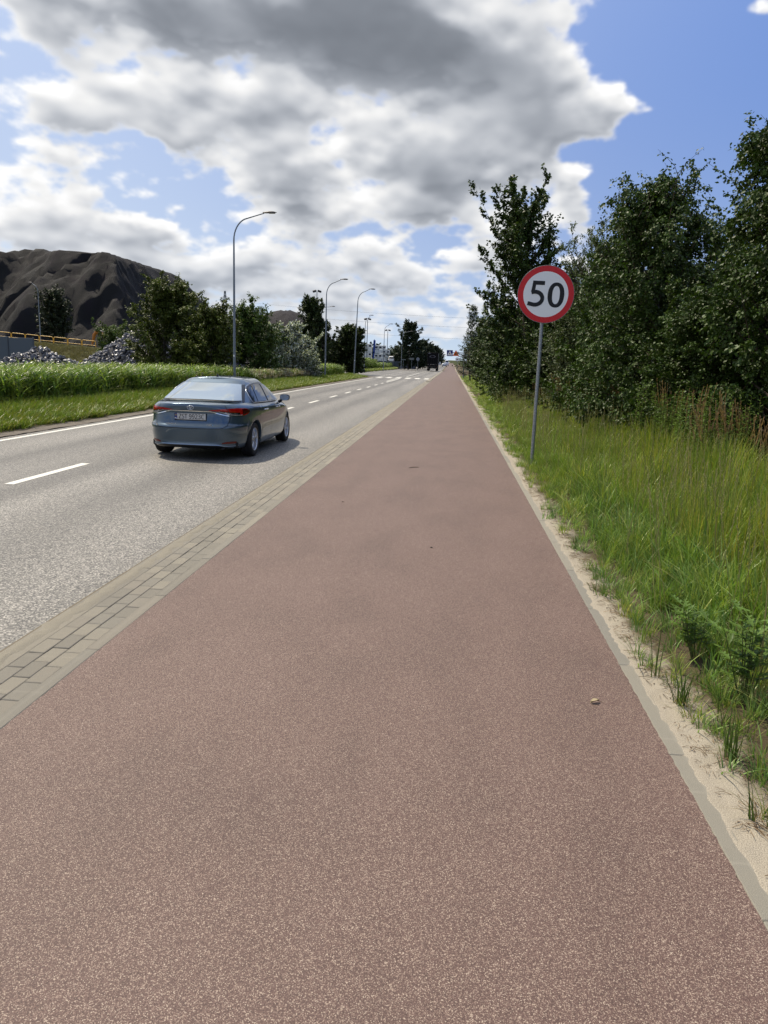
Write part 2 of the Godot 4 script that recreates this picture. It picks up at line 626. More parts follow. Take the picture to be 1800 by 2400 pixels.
# a strip along the road between x0 and x1, with a jagged edge where the jitter says so
func strip(b: MB, x0: float, x1: float, z0: float, z1: float, y: float, nx: int, step: float, j0 := 0.0, j1 := 0.0, r: RandomNumberGenerator = null) -> void:
	var rows := []
	var z := z0
	while z > z1 - 0.001:
		var row := PackedVector3Array()
		var e0 := x0 + (gauss(r) * j0 if j0 > 0 else 0.0)
		var e1 := x1 + (gauss(r) * j1 if j1 > 0 else 0.0)
		for i in nx + 1:
			row.append(Vector3(lerpf(e0, e1, float(i) / nx), y + gy(z), z))
		rows.append(row)
		z -= step * (1.0 if z > -12 else (3.0 if z > -30 else 20.0))
	var first := b.v.size()
	b.grid(rows, false)
	for k in range(first, b.v.size()):
		b.u2[k] = Vector2(b.v[k].x / 4.1 + b.v[k].z * 0.011, b.v[k].z / 9.7)

func rect(b: MB, x0: float, x1: float, z0: float, z1: float, y: float) -> void:
	# z0 nearer the camera than z1
	b.quad(Vector3(x0, y + gy(z0), z0), Vector3(x1, y + gy(z0), z0), Vector3(x1, y + gy(z1), z1), Vector3(x0, y + gy(z1), z1))

func verge_height(x: float, z: float) -> float:
	var h := 0.014 * n_big.get_noise_2d(x * 1.2, z * 1.2) + 0.02 * n_cov.get_noise_2d(x * 0.8, z * 0.5)
	if x > 1.0:
		var d := x - 1.1
		h += 0.012 * clampf(d / 0.12, -1, 1) + 0.10 * smoothstep(0.7, 2.6, d) - 0.85 * smoothstep(2.5, 4.6, d)
	if x < -8.0:
		var d := -8.6 - x
		h += 0.02 + 0.10 * smoothstep(0.1, 1.6, d) - 0.35 * smoothstep(1.8, 4.5, d)
	return h

func sand_edge(z: float) -> float:
	return 1.19 + 0.08 * clampf((-z - 2.0) / -3.0 + 1.0, 0, 1) + 0.10 * n_big.get_noise_2d(3.0, z * 0.45) + 0.06 * n_fine.get_noise_2d(9.0, z * 0.25)

func build_ground() -> void:
	var r := rngs(101)
	var b := MB.new()
	# the wide ground to the horizon
	b.col = Color(0.060, 0.070, 0.026)
	var rows := []
	for z in [60.0, 0.0, -60.0, -120.0, -190.0, -300.0, -500.0, -900.0, -1600.0, -2600.0]:
		var row := PackedVector3Array()
		for x in [-2500.0, -800.0, -300.0, -120.0, -60.0, 0.0, 60.0, 120.0, 300.0, 800.0, 2500.0]:
			row.append(Vector3(x, -0.62 + gy(z), z))
		rows.append(row)
	b.grid(rows)
	structure("ground", b, M.soil)
	# road and its side road
	b = MB.new()
	rows = []
	var zs := [14.0]
	while zs[zs.size() - 1] > -900:
		zs.append(zs[zs.size() - 1] - (4.0 if zs[zs.size() - 1] > -200 else 35.0))
	for z in zs:
		var row := PackedVector3Array()
		var left := -8.42 - 5.3 * smoothstep(-86.0, -126.0, z)
		for i in 7:
			row.append(Vector3(lerpf(left, -2.24, i / 6.0), gy(z), z))
		rows.append(row)
	b.grid(rows)
	for k in b.v.size():
		b.u2[k] = Vector2((b.v[k].x + 8.4) / 6.0, b.v[k].z / 42.0)
	var road := structure("road", lower(b), M.asphalt)
	b = MB.new()
	rows = []
	for i in 26:
		# the mouth of the side road, flared to the main road
		var t := i / 25.0
		var x := -8.0 - 70.0 * t * t
		var near := -84.6 - 5.5 * (1.0 - exp(-(-8.4 - x) / 3.2)) if x < -8.4 else -81.0
		var far := -126.0 + 22.0 * (1.0 - exp(-(-8.4 - x) / 9.0)) if x < -8.4 else -128.0
		var row := PackedVector3Array()
		for j in 9:
			row.append(Vector3(x, 0.006 if x > -13 else 0.004, lerpf(near, far, j / 8.0)))
		rows.append(row)
	b.grid(rows, true)
	for k in b.v.size():
		b.u2[k] = Vector2(0.45 + b.v[k].z * 0.01, b.v[k].x / 30.0)
	structure("side_road", lower(b), M.asphalt)
	# markings
	for k in 12:
		b = MB.new()
		var z := -8.72 - 5.0 * k
		rect(b, -5.47, -5.34, z, z - 2.0, 0.004)
		part("lane_dash", lower(b), M.paint, road)
	for k in 26:
		b = MB.new()
		var z := -128.0 - 6.0 * k
		rect(b, -5.47, -5.34, z, z - 3.0, 0.004)
		part("lane_dash", lower(b), M.paint, road)
	for k in 10:
		b = MB.new()
		var z := -90.0 - 4.0 * k
		rect(b, -8.45, -8.33, z, z - 2.0, 0.012)
		part("turn_lane_dash", lower(b), M.paint, road)
	b = MB.new()
	rect(b, -8.20, -8.08, 10.0, -79.0, 0.004)
	part("edge_line", lower(b), M.paint, road)
	b = MB.new()
	rect(b, -13.5, -13.38, -128.0, -420.0, 0.004)
	part("edge_line", lower(b), M.paint, road)
	b = MB.new()
	rect(b, -5.40, -5.28, -63.0, -79.0, 0.004)
	part("centre_line", lower(b), M.paint, road)
	b = MB.new()
	rect(b, -5.72, -5.60, -67.0, -79.0, 0.004)
	part("centre_line", lower(b), M.paint, road)
	b = MB.new()
	rect(b, -5.45, -5.32, -92.0, -126.0, 0.012)
	part("centre_line", lower(b), M.paint, road)
	for k in 6:
		b = MB.new()
		rect(b, -8.05 + 1.03 * k, -7.50 + 1.03 * k, -80.2, -85.0, 0.010)
		part("crossing_bar", lower(b), M.paint, road)
	# red path
	b = MB.new()
	strip(b, -1.893, 1.035, 4.0, -560.0, 0.010, 8, 0.03, 0.003, 0.0045, r)
	structure("cycle_path", b, M.path)
	# block edging between road and path
	b = MB.new()
	strip(b, -2.42, -1.86, 4.0, -560.0, 0.001, 2, 0.5)
	var band := structure("kerb_strip", b, M.joint)
	var variants := []
	for k in 4:
		var q := MB.new()
		q.box(Vector3.ZERO, Vector3(0.0935, 0.05, 0.1945), 0.0035, Basis(Vector3.UP, (k - 1.5) * 0.006))
		variants.append(q.mesh())
	var kerb := MB.new()
	kerb.box(Vector3.ZERO, Vector3(0.078, 0.06, 0.994), 0.004)
	var gutter := MB.new()
	gutter.box(Vector3.ZERO, Vector3(0.145, 0.24, 0.994), 0.006)
	var kerb_mesh := kerb.mesh(); var gutter_mesh := gutter.mesh()
	var rest := MB.new()
	var rest_kerb := MB.new()
	for row in 3:
		var x: float = [-2.2125, -2.1145, -2.0165][row]
		var k := 0
		while true:
			var z: float = 0.78 - 0.2 * k - [0.0, 0.085, 0.03][row]
			if z < -70: break
			var y := -0.0165 + gauss(r) * 0.0022
			if k < 98:
				var o := part("brick", variants[r.randi() % 4], M["concrete%d" % (r.randi() % 4)], band)
				o.position = Vector3(x + gauss(r) * 0.001, y, z)
				o.rotation = Vector3(gauss(r) * 0.008, gauss(r) * 0.004, gauss(r) * 0.012)
			else:
				rest.box(Vector3(x, y, z), Vector3(0.0935, 0.05, 0.1945))
			k += 1
	rest.box(Vector3(-2.1145, -0.016 + gy(-200.0) * 0.5, -130.0), Vector3(0.29, 0.05, 119.8))
	tag(part("brick_paving", rest, M.concrete0, band), "", "", "", "stuff")
	for k in 80:
		var z := 0.69 - 1.0 * k
		if k < 32:
			var o := part("edging_stone", kerb_mesh, M["concrete%d" % (r.randi() % 4)], band)
			o.position = Vector3(-1.9335, -0.0185 + gauss(r) * 0.002, z)
			o = part("gutter_stone", gutter_mesh, M["concrete%d" % (r.randi() % 4)], band)
			o.position = Vector3(-2.334, -0.114 + gauss(r) * 0.002, z + 0.35)
		else:
			rest_kerb.box(Vector3(-1.9335, -0.0185, z), Vector3(0.078, 0.06, 0.994))
			rest_kerb.box(Vector3(-2.334, -0.114, z + 0.35), Vector3(0.145, 0.24, 0.994))
	rest_kerb.box(Vector3(-1.9335, -0.0185, -133.4), Vector3(0.078, 0.06, 106.8))
	rest_kerb.box(Vector3(-2.334, -0.114, -233.4), Vector3(0.145, 0.24, 308.0))
	tag(part("edging_stones", rest_kerb, M.concrete1, band), "", "", "", "stuff")
	# sand and grit that has washed over the gutter stones
	b = MB.new()
	b.col = Color(0.325, 0.295, 0.235)
	rows = []
	var zz := 2.0
	while zz > -60.0:
		var row := PackedVector3Array()
		var w0 := -2.41 + 0.03 * n_fine.get_noise_2d(1.0, zz * 0.6)
		var w1 := -2.275 + 0.055 * n_fine.get_noise_2d(5.0, zz * 0.3) + 0.03 * n_fine.get_noise_2d(8.0, zz * 1.5)
		for i in 7:
			var f := i / 6.0
			var x := lerpf(w0, w1, f)
			row.append(Vector3(x, 0.0015 + 0.013 * sin(PI * f) * (0.8 + n_fine.get_noise_2d(x * 8, zz * 2.0)) - 0.003 * (1.0 - sin(PI * f)), zz))
		rows.append(row)
		zz -= 0.05 if zz > -12 else 0.4
	b.grid(rows)
	tag(part("gutter_sand", b, M.soil, band), "", "", "", "stuff")
	# edging on the far side of the path
	b = MB.new()
	strip(b, 1.02, 1.14, 4.0, -400.0, -0.03, 1, 0.5)
	var right := structure("path_edging", b, M.joint)
	kerb = MB.new()
	kerb.box(Vector3.ZERO, Vector3(0.076, 0.07, 0.996), 0.004)
	kerb_mesh = kerb.mesh()
	rest = MB.new()
	for k in 90:
		var z := -0.6 - 1.0 * k
		if k < 36:
			var o := part("edging_stone", kerb_mesh, M["edging%d" % (r.randi() % 2)], right)
			o.position = Vector3(1.074, -0.024 + gauss(r) * 0.003, z)
		else:
			rest.box(Vector3(1.074, -0.024, z), Vector3(0.076, 0.07, 0.996))
	tag(part("edging_stones", rest, M.edging0, right), "", "", "", "stuff")
	# right verge: sand by the edging, brown soil under the grass
	b = MB.new()
	rows = []
	zz = 3.0
	while zz > -420.0:
		var row := PackedVector3Array()
		var x := 1.070 + 0.020 * n_fine.get_noise_2d(31.0, zz * 0.10) + 0.018 * n_fine.get_noise_2d(37.0, zz * 0.8)
		while x < 9.0:
			row.append(Vector3(x, maxf(verge_height(x, zz), (0.0125 + 0.006 * n_fine.get_noise_2d(x * 6, zz * 3)) if x < 1.13 and row.size() else -1.0) + gy(zz), zz))
			if row.size() > 34: break
			x += 0.035 if row.size() < 20 else 0.55
		rows.append(row)
		zz -= 0.045 if zz > -9 else (0.25 if zz > -30 else 6.0)
	b.grid(rows)
	for k in b.v.size():
		var p: Vector3 = b.v[k]
		var e := p.x - sand_edge(p.z) - 0.03 + 0.12 * n_fine.get_noise_2d(p.x * 3, p.z * 3) + 0.05 * n_fine.get_noise_2d(p.x * 14, p.z * 14)
		var t := smoothstep(-0.05, 0.16, e)
		b.c[k] = Color(0.44, 0.392, 0.305).lerp(Color(0.115, 0.092, 0.055), t)
	structure("verge", b, M.soil)
	# left shoulder and verge
	b = MB.new()
	rows = []
	zz = 6.0
	while zz > -84.5:
		var row := PackedVector3Array()
		var x := -8.40 + 0.03 * n_fine.get_noise_2d(61.0, zz * 0.3)
		for i in 26:
			row.append(Vector3(x, verge_height(x, zz) + (0.012 if i else -0.004), zz))
			x -= 0.06 if i < 14 else 0.9
		rows.append(row)
		zz -= 0.2 if zz > -30 else 1.0
	b.grid(rows, true)
	for k in b.v.size():
		var p: Vector3 = b.v[k]
		var e := -p.x - 8.78 + 0.25 * n_fine.get_noise_2d(p.x * 2, p.z * 2)
		b.c[k] = Color(0.23, 0.20, 0.165).lerp(Color(0.075, 0.07, 0.035), smoothstep(-0.06, 0.1, e))
	structure("shoulder", lower(b), M.soil)
	b = MB.new()
	b.col = Color(0.07, 0.075, 0.035)
	rows = []
	zz = -124.0
	while zz > -420.0:
		var row := PackedVector3Array()
		for i in 8:
			var x := (-13.75 - 5.3 * 0.0) - 1.6 * i
			row.append(Vector3(x, verge_height(x + 5.0, zz) + gy(zz) + (0.01 if i else -0.02), zz))
		rows.append(row)
		zz -= 6.0
	b.grid(rows, true)
	structure("shoulder", lower(b), M.soil)

# ---------------------------------------------------------------- the saloon car (own axes: x right, y up, tail at +z)
const CW := [[0.17, 0.79], [0.22, 0.835], [0.30, 0.868], [0.45, 0.885], [0.58, 0.890], [0.62, 0.889], [0.75, 0.887], [0.85, 0.880], [0.92, 0.868], [0.98, 0.850], [1.06, 0.82]]
const CR := [[0.17, 2.14], [0.215, 2.225], [0.245, 2.262], [0.275, 2.262], [0.30, 2.245], [0.45, 2.272], [0.55, 2.285], [0.585, 2.286], [0.605, 2.272], [0.63, 2.225], [0.66, 2.215], [0.76, 2.195], [0.84, 2.185], [0.87, 2.195], [0.93, 2.200], [0.965, 2.198], [0.99, 2.175], [1.06, 2.12]]
const CF := [[0.17, 2.12], [0.25, 2.24], [0.45, 2.31], [0.60, 2.30], [0.70, 2.22], [0.80, 2.05], [1.06, 1.60]]
const CBELT := [[-2.4, 0.62], [-2.2, 0.70], [-1.9, 0.80], [-1.5, 0.88], [-1.0, 0.935], [-0.4, 0.955], [0.4, 0.97], [1.0, 0.985], [1.5, 0.995], [1.9, 0.99], [2.3, 0.975]]
const NR := 4.2
const NF := 4.0

func car_w(y: float, belt: float) -> float:
	var k := clampf((y - (belt - 0.11)) / 0.11, 0, 1)
	return tab(CW, y) - 0.075 * k * k

# kind 0: fraction of the half width along the tail; 1: fraction of the length along the rear flank; 2: along the front flank; 3: along the nose
func car_out(kind: int, f: float, y: float, belt: float) -> Vector3:
	var w := car_w(y, belt)
	if kind == 0:
		return Vector3(f * w, y, tab(CR, y) * pow(1.0 - pow(f, NR), 1.0 / NR))
	if kind == 1:
		return Vector3(w * pow(1.0 - pow(f, NR), 1.0 / NR), y, f * tab(CR, y))
	if kind == 2:
		return Vector3(w * pow(1.0 - pow(f, NF), 1.0 / NF), y, -f * tab(CF, y))
	return Vector3(f * w, y, -tab(CF, y) * pow(1.0 - pow(f, NF), 1.0 / NF))

func car_samples() -> Array:
	var s := []
	for f in [0.0, 0.1, 0.2, 0.3, 0.4, 0.5, 0.58, 0.66, 0.72, 0.77, 0.81]: s.append([0, f])
	for f in [0.87, 0.845, 0.82, 0.795, 0.77, 0.752, 0.738, 0.72, 0.70, 0.675, 0.645, 0.61, 0.575, 0.54, 0.51, 0.483, 0.462, 0.446, 0.434, 0.425, 0.40, 0.36, 0.3, 0.22, 0.12, 0.0]: s.append([1, f])
	for f in [0.1, 0.2, 0.3, 0.38, 0.432, 0.441, 0.452, 0.468, 0.49, 0.515, 0.545, 0.58, 0.615, 0.645, 0.675, 0.70, 0.72, 0.735, 0.748, 0.758, 0.775, 0.80]: s.append([2, f])
	for f in [0.72, 0.62, 0.5, 0.38, 0.25, 0.12, 0.0]: s.append([3, f])
	return s

func car_column(sm: Array, levels: Array) -> PackedVector3Array:
	var at := car_out(sm[0], sm[1], 0.5, 2.0)
	var belt := tab(CBELT, at.z)
	var low := 0.20
	if sm[0] == 0: low = 0.215
	for ax in [1.32, -1.38]:
		var d := absf(at.z - ax)
		if d < 0.372 and sm[0] in [1, 2]:
			low = maxf(low, 0.316 + sqrt(0.372 * 0.372 - d * d))
	var out := PackedVector3Array()
	for t in levels:
		out.append(car_out(sm[0], sm[1], lerpf(low, belt, t), belt))
	return out

# a point on the body at height y, d metres along its outline from the middle of the tail
func car_point(d: float, y: float, sgn: float, off := 0.0) -> Vector3:
	var last := car_out(0, 0.0, y, tab(CBELT, 2.2))
	var run := 0.0
	var prev := last
	for sm in [[0, 0.2], [0, 0.4], [0, 0.55], [0, 0.65], [0, 0.72], [0, 0.77], [0, 0.81], [0, 0.845], [1, 0.845], [1, 0.82], [1, 0.79], [1, 0.75], [1, 0.70], [1, 0.6], [1, 0.5], [1, 0.35], [1, 0.2], [1, 0.0], [2, 0.2], [2, 0.4], [2, 0.6], [2, 0.75], [2, 0.82]]:
		var at := car_out(sm[0], sm[1], 0.5, 2.0)
		var p := car_out(sm[0], sm[1], y, tab(CBELT, at.z))
		var l := prev.distance_to(p)
		if run + l >= d:
			last = prev.lerp(p, (d - run) / l)
			var tan := (p - prev).normalized()
			var nn := Vector3(-tan.z, 0, tan.x)
			if nn.dot(Vector3(last.x, 0, last.z)) < 0: nn = -nn
			last += nn * off
			return Vector3(last.x * sgn, last.y, last.z)
		run += l
		prev = p
	return Vector3(prev.x * sgn, prev.y, prev.z)

func car_patch(b: MB, d0: float, d1: float, lo: Array, hi: Array, sgn: float, off: float, nu := 14, nv := 3) -> void:
	var rows := []
	for j in nv + 1:
		var row := PackedVector3Array()
		for i in nu + 1:
			var d := lerpf(d0, d1, float(i) / nu)
			row.append(car_point(d, lerpf(tab(lo, d), tab(hi, d), float(j) / nv), sgn, off))
		rows.append(row)
	b.grid(rows, sgn < 0)

func car_seam(b: MB, pts: Array, sgn: float, w := 0.007, off := 0.003) -> void:
	for i in pts.size() - 1:
		for k in 4:
			var a: Vector2 = pts[i].lerp(pts[i + 1], k / 4.0)
			var e: Vector2 = pts[i].lerp(pts[i + 1], (k + 1) / 4.0)
			var t := (e - a).normalized()
			var n := Vector2(-t.y, t.x) * w * 0.5
			var q := [car_point(a.x - n.x, a.y - n.y, sgn, off), car_point(e.x - n.x, e.y - n.y, sgn, off), car_point(e.x + n.x, e.y + n.y, sgn, off), car_point(a.x + n.x, a.y + n.y, sgn, off)]
			b.quad(q[0], q[1], q[2], q[3])

# the cabin: q runs from the belt to the roof rail
func cab_zf(q: float) -> float: return lerpf(-1.12, -0.25, q) - 0.06 * sin(PI * q)
func cab_zr(q: float) -> float: return lerpf(1.80, 0.86, pow(q, 1.08)) + 0.05 * sin(PI * q)
func cab_w(q: float) -> float: return tab([[0.0, 0.80], [0.3, 0.735], [0.6, 0.665], [0.85, 0.592], [0.94, 0.545], [1.0, 0.485]], q)
func cab_y(q: float, z: float, mid: float) -> float:
	var base := tab([[-1.2, 0.955], [-0.4, 0.95], [0.4, 0.962], [1.0, 0.975], [1.5, 0.99], [1.8, 1.0]], z) + 0.022 * mid * smoothstep(1.0, 1.7, z)
	return lerpf(base, 1.378, q)

func cab_point(kind: int, f: float, q: float) -> Vector3:
	var zf := cab_zf(q); var zr := cab_zr(q)
	var zc := lerpf(-0.05, 0.15, q)
	var w := cab_w(q)
	var n := 5.0
	if kind == 0:
		var z := zc + (zr - zc) * pow(1.0 - pow(f, n), 1.0 / n)
		return Vector3(f * w, cab_y(q, z, 1.0 - f * f), z)
	if kind == 1:
		var z := zc + (zr - zc) * f
		return Vector3(w * pow(1.0 - pow(f, n), 1.0 / n), cab_y(q, z, 0.0), z)
	if kind == 2:
		var z := zc + (zf - zc) * f
		return Vector3(w * pow(1.0 - pow(f, n), 1.0 / n), cab_y(q, z, 0.0), z)
	var z := zc + (zf - zc) * pow(1.0 - pow(f, n), 1.0 / n)
	return Vector3(f * w, cab_y(q, z, 1.0 - f * f), z)

func cab_side(z: float, q: float, sgn: float, off: float) -> Vector3:
	var zf := cab_zf(q); var zr := cab_zr(q)
	var zc := lerpf(-0.05, 0.15, q)
	var f := clampf((z - zc) / (zr - zc) if z > zc else (zc - z) / (zc - zf), 0, 1)
	var x := cab_w(q) * pow(maxf(0.0, 1.0 - pow(f, 5.0)), 0.2)
	return Vector3((x + off) * sgn, cab_y(q, z, 0.0) + off * 0.4, z)

func side_glass(b: MB, za: Array, zb: Array, qa: float, top: Array, sgn: float, off := 0.004) -> void:
	# za, zb: rear and front limits by q; top: upper limit by z
	var rows := []
	for j in 9:
		var row := PackedVector3Array()
		for i in 9:
			var q := lerpf(qa, 0.86, j / 8.0)
			var z := lerpf(tab(za, q), tab(zb, q), i / 8.0)
			q = minf(q, tab(top, z))
			row.append(cab_side(z, q, sgn, off))
		rows.append(row)
	b.grid(rows, sgn < 0)

func side_line(pts: Array, sgn: float, off: float) -> Array:
	var out := []
	for p in pts: out.append(cab_side(p.x, p.y, sgn, off))
	return out

func rad(n: int, r: float) -> Array:
	var a := []
	a.resize(n)
	a.fill(r)
	return a

func text_mesh(s: String, h: float, bold := false, depth := 0.004) -> TextMesh:
	var f := SystemFont.new()
	f.font_names = PackedStringArray(["Droid Sans"])
	f.font_weight = 700 if bold else 400
	var t := TextMesh.new()
	t.text = s
	t.font = f
	t.font_size = 64
	t.pixel_size = h / 46.0
	t.depth = depth
	t.curve_step = 2.0
	return t

func make_wheel(tyre_m: Material, rim_m: Material, dark: Material) -> Node3D:
	# axle along x, outer face at +x
	var o := Node3D.new()
	var turn := Basis(Vector3(0, 0, 1), -PI / 2)
	var b := MB.new()
	b.lathe([Vector2(0.205, 0.085), Vector2(0.225, 0.098), Vector2(0.27, 0.105), Vector2(0.300, 0.098), Vector2(0.314, 0.078), Vector2(0.316, 0.03), Vector2(0.310, 0.028), Vector2(0.310, 0.022), Vector2(0.316, 0.02), Vector2(0.316, -0.02), Vector2(0.310, -0.022), Vector2(0.310, -0.028), Vector2(0.316, -0.03), Vector2(0.314, -0.078), Vector2(0.300, -0.098), Vector2(0.25, -0.105), Vector2(0.205, -0.09), Vector2(0.205, 0.085)], Vector3.ZERO, 40, turn)
	part("tyre", b, tyre_m, o)
	b = MB.new()
	b.lathe([Vector2(0.0, 0.02), Vector2(0.19, 0.015), Vector2(0.202, -0.08)], Vector3.ZERO, 24, turn)
	part("brake_disc", b, dark, o)
	b = MB.new()
	b.lathe([Vector2(0.192, 0.02), Vector2(0.196, 0.080), Vector2(0.203, 0.094), Vector2(0.212, 0.097), Vector2(0.216, 0.088)], Vector3.ZERO, 40, turn)
	b.lathe([Vector2(0.0, 0.086), Vector2(0.035, 0.084), Vector2(0.052, 0.072), Vector2(0.056, 0.04)], Vector3.ZERO, 20, turn)
	for k in 10:
		var a := TAU * k / 10.0 + (0.16 if k % 2 else -0.16)
		var d := Vector3(0, cos(a), sin(a))
		var s := Vector3(0, -sin(a), cos(a))
		var rows := []
		for i in 5:
			var t := i / 4.0
			var c := d * lerpf(0.045, 0.200, t) + s * (0.012 if k % 2 else -0.012) * (1.0 - t)
			var w := lerpf(0.014, 0.019, t)
			var x := 0.080 + 0.012 * sin(PI * t * 0.9)
			rows.append(PackedVector3Array([c - s * w + Vector3(0.03, 0, 0), c - s * w * 0.85 + Vector3(x - 0.004, 0, 0), c + Vector3(x, 0, 0), c + s * w * 0.85 + Vector3(x - 0.004, 0, 0), c + s * w + Vector3(0.03, 0, 0)]))
		b.grid(rows, true)
	part("rim", b, rim_m, o)
	return o

func build_car() -> void:
	var car := thing("car", "blue-grey four-door saloon driving away in the near lane", "car", Vector3(-4.42, ROAD_Y + 0.006, -14.75), 0.0)
	car.scale = Vector3(1.055, 0.975, 1.0)
	var paint := mat(Color(0.262, 0.335, 0.39), 0.30, 0.6)
	paint.clearcoat_enabled = true
	paint.clearcoat = 1.0
	paint.clearcoat_roughness = 0.03
	var glass := mat(Color(0.68, 0.72, 0.74), 0.02, 0.58, 1.0)
	var side := mat(Color(0.035, 0.04, 0.045), 0.02, 0.0, 0.9)
	var rubber := mat(Color(0.055, 0.055, 0.058), 0.75)
	var trim := mat(Color(0.03, 0.03, 0.032), 0.3)
	var chrome := mat(Color(0.85, 0.86, 0.87), 0.12, 1.0)
	var alloy := mat(Color(0.74, 0.75, 0.77), 0.28, 0.85)
	var dark := mat(Color(0.05, 0.05, 0.05), 0.8)
	var levels := [0.0, 0.03, 0.07, 0.12, 0.18, 0.25, 0.33, 0.41, 0.47, 0.50, 0.53, 0.56, 0.60, 0.66, 0.72, 0.78, 0.83, 0.88, 0.92, 0.95, 0.975, 1.0]
	var sm := car_samples()
	var shell := MB.new()
	for sgn in [1.0, -1.0]:
		var rows := []
		for t in levels.size(): rows.append(PackedVector3Array())
		for s in sm:
			var c := car_column(s, levels)
			for t in levels.size():
				rows[t].append(Vector3(c[t].x * sgn, c[t].y, c[t].z))
		shell.grid(rows, sgn < 0)
		# wheel arch lips turned inward
		for ax in [1.32, -1.38]:
			var r2 := []
			for k in 3: r2.append(PackedVector3Array())
			for i in 25:
				var a := PI * (i / 24.0)
				var z: float = ax + cos(a) * 0.372
				var y := 0.316 + sin(a) * 0.372
				if y < 0.22: y = 0.22
				var belt := tab(CBELT, z)
				var x := car_w(y, belt) * pow(1.0 - pow(absf(z) / (tab(CR, y) if z > 0 else tab(CF, y)), NR if z > 0 else NF), 1.0 / (NR if z > 0 else NF))
				r2[0].append(Vector3((x + 0.004) * sgn, y, z))
				r2[1].append(Vector3((x + 0.006) * sgn, 0.316 + (y - 0.316) * 0.965, ax + (z - ax) * 0.965))
				r2[2].append(Vector3((x - 0.09) * sgn, 0.316 + (y - 0.316) * 0.95, ax + (z - ax) * 0.95))
			shell.grid(r2, sgn > 0)
	# bonnet, boot lid and the deck between
	var rows := []
	for s in sm:
		var c := car_column(s, [1.0])
		var row := PackedVector3Array()
		for i in 17:
			var u := i / 8.0 - 1.0
			var crown := 0.045 * (1.0 - u * u) * clampf(absf(c[0].x) / 0.5, 0, 1) * (1.0 if c[0].z < 0 else 0.55)
			row.append(Vector3(c[0].x * u, c[0].y + crown, c[0].z))
		rows.append(row)
	shell.grid(rows, true)
	# cabin shell and roof
	var cs := []
	for f in [0.0, 0.15, 0.3, 0.45, 0.6, 0.72, 0.80, 0.86]: cs.append([0, f])
	for f in [0.88, 0.82, 0.75, 0.66, 0.55, 0.42, 0.28, 0.14, 0.0]: cs.append([1, f])
	for f in [0.2, 0.4, 0.58, 0.7, 0.8, 0.87]: cs.append([2, f])
	for f in [0.86, 0.78, 0.66, 0.5, 0.34, 0.17, 0.0]: cs.append([3, f])
	for sgn in [1.0, -1.0]:
		rows = []
		for q in [0.0, 0.12, 0.25, 0.4, 0.55, 0.7, 0.8, 0.86, 0.9, 0.94, 0.97, 1.0]:
			var row := PackedVector3Array()
			for s in cs:
				var p := cab_point(s[0], s[1], q)
				row.append(Vector3(p.x * sgn, p.y + 0.022 * smoothstep(0.8, 1.0, q), p.z))
			rows.append(row)
		shell.grid(rows, sgn < 0)
	rows = []
	for s in cs:
		var p := cab_point(s[0], s[1], 1.0)
		var row := PackedVector3Array()
		for i in 13:
			var u := i / 6.0 - 1.0
			var zz := clampf(1.0 - pow((p.z - 0.25) / 0.75, 4.0), 0, 1)
			row.append(Vector3(p.x * u, 1.40 + 0.036 * (1.0 - u * u) * (0.35 + 0.65 * zz) * clampf(absf(p.x) / 0.3, 0, 1), p.z))
		rows.append(row)
	shell.grid(rows, true)
	var body := part("body", shell, paint, car)
	var b := MB.new()
	b.box(Vector3(0, 0.27, 0.0), Vector3(1.44, 0.12, 4.0), 0.02)
	b.box(Vector3(0, 0.5, 1.32), Vector3(1.16, 0.5, 0.8))
	b.box(Vector3(0, 0.5, -1.38), Vector3(1.16, 0.5, 0.8))
	b.tube([Vector3(0.52, 0.24, 1.5), Vector3(0.52, 0.22, 2.17)], [0.03, 0.03], 10)
	part("underbody", b, dark, car)
	# rear window with its black border, then the side windows
	b = MB.new()
	for w in 1:
		rows = []
		for j in 9:
			var row := PackedVector3Array()
			for i in 21:
				var u := (i / 20.0 - 0.5) * 2.0 * lerpf(0.90, 0.93, j / 8.0)
				var p := cab_point(0, absf(u), lerpf(0.02, 0.90, j / 8.0))
				row.append(Vector3(p.x * signf(u), p.y + 0.003, p.z + 0.003))
			rows.append(row)
		b.grid(rows)
	var rw := part("rear_window", b, trim, car)
	b = MB.new()
	rows = []
	for j in 9:
		var row := PackedVector3Array()
		for i in 21:
			var u := (i / 20.0 - 0.5) * 2.0 * lerpf(0.865, 0.86, j / 8.0)
			var q := lerpf(0.055, 0.84, j / 8.0)
			q = lerpf(q, 0.45, 0.09 * pow(absf(u) / 0.87, 8.0))
			var p := cab_point(0, absf(u), q)
			row.append(Vector3(p.x * signf(u), p.y + 0.008, p.z + 0.007))
		rows.append(row)
	b.grid(rows)
	part("pane", b, glass, rw)
	b = MB.new()
	rows = []
	for j in 7:
		var row := PackedVector3Array()
		for i in 17:
			var u := (i / 16.0 - 0.5) * 2.0 * 0.88
			var p := cab_point(3, absf(u), lerpf(0.05, 0.9, j / 6.0))
			row.append(Vector3(p.x * signf(u), p.y + 0.004, p.z - 0.005))
		rows.append(row)
	b.grid(rows, true)
	part("windscreen", b, glass, car)
	var top := [[-1.1, 0.2], [-0.75, 0.55], [-0.45, 0.78], [-0.1, 0.86], [0.45, 0.86], [0.75, 0.80], [0.95, 0.70], [1.08, 0.55], [1.16, 0.30], [1.2, 0.1]]
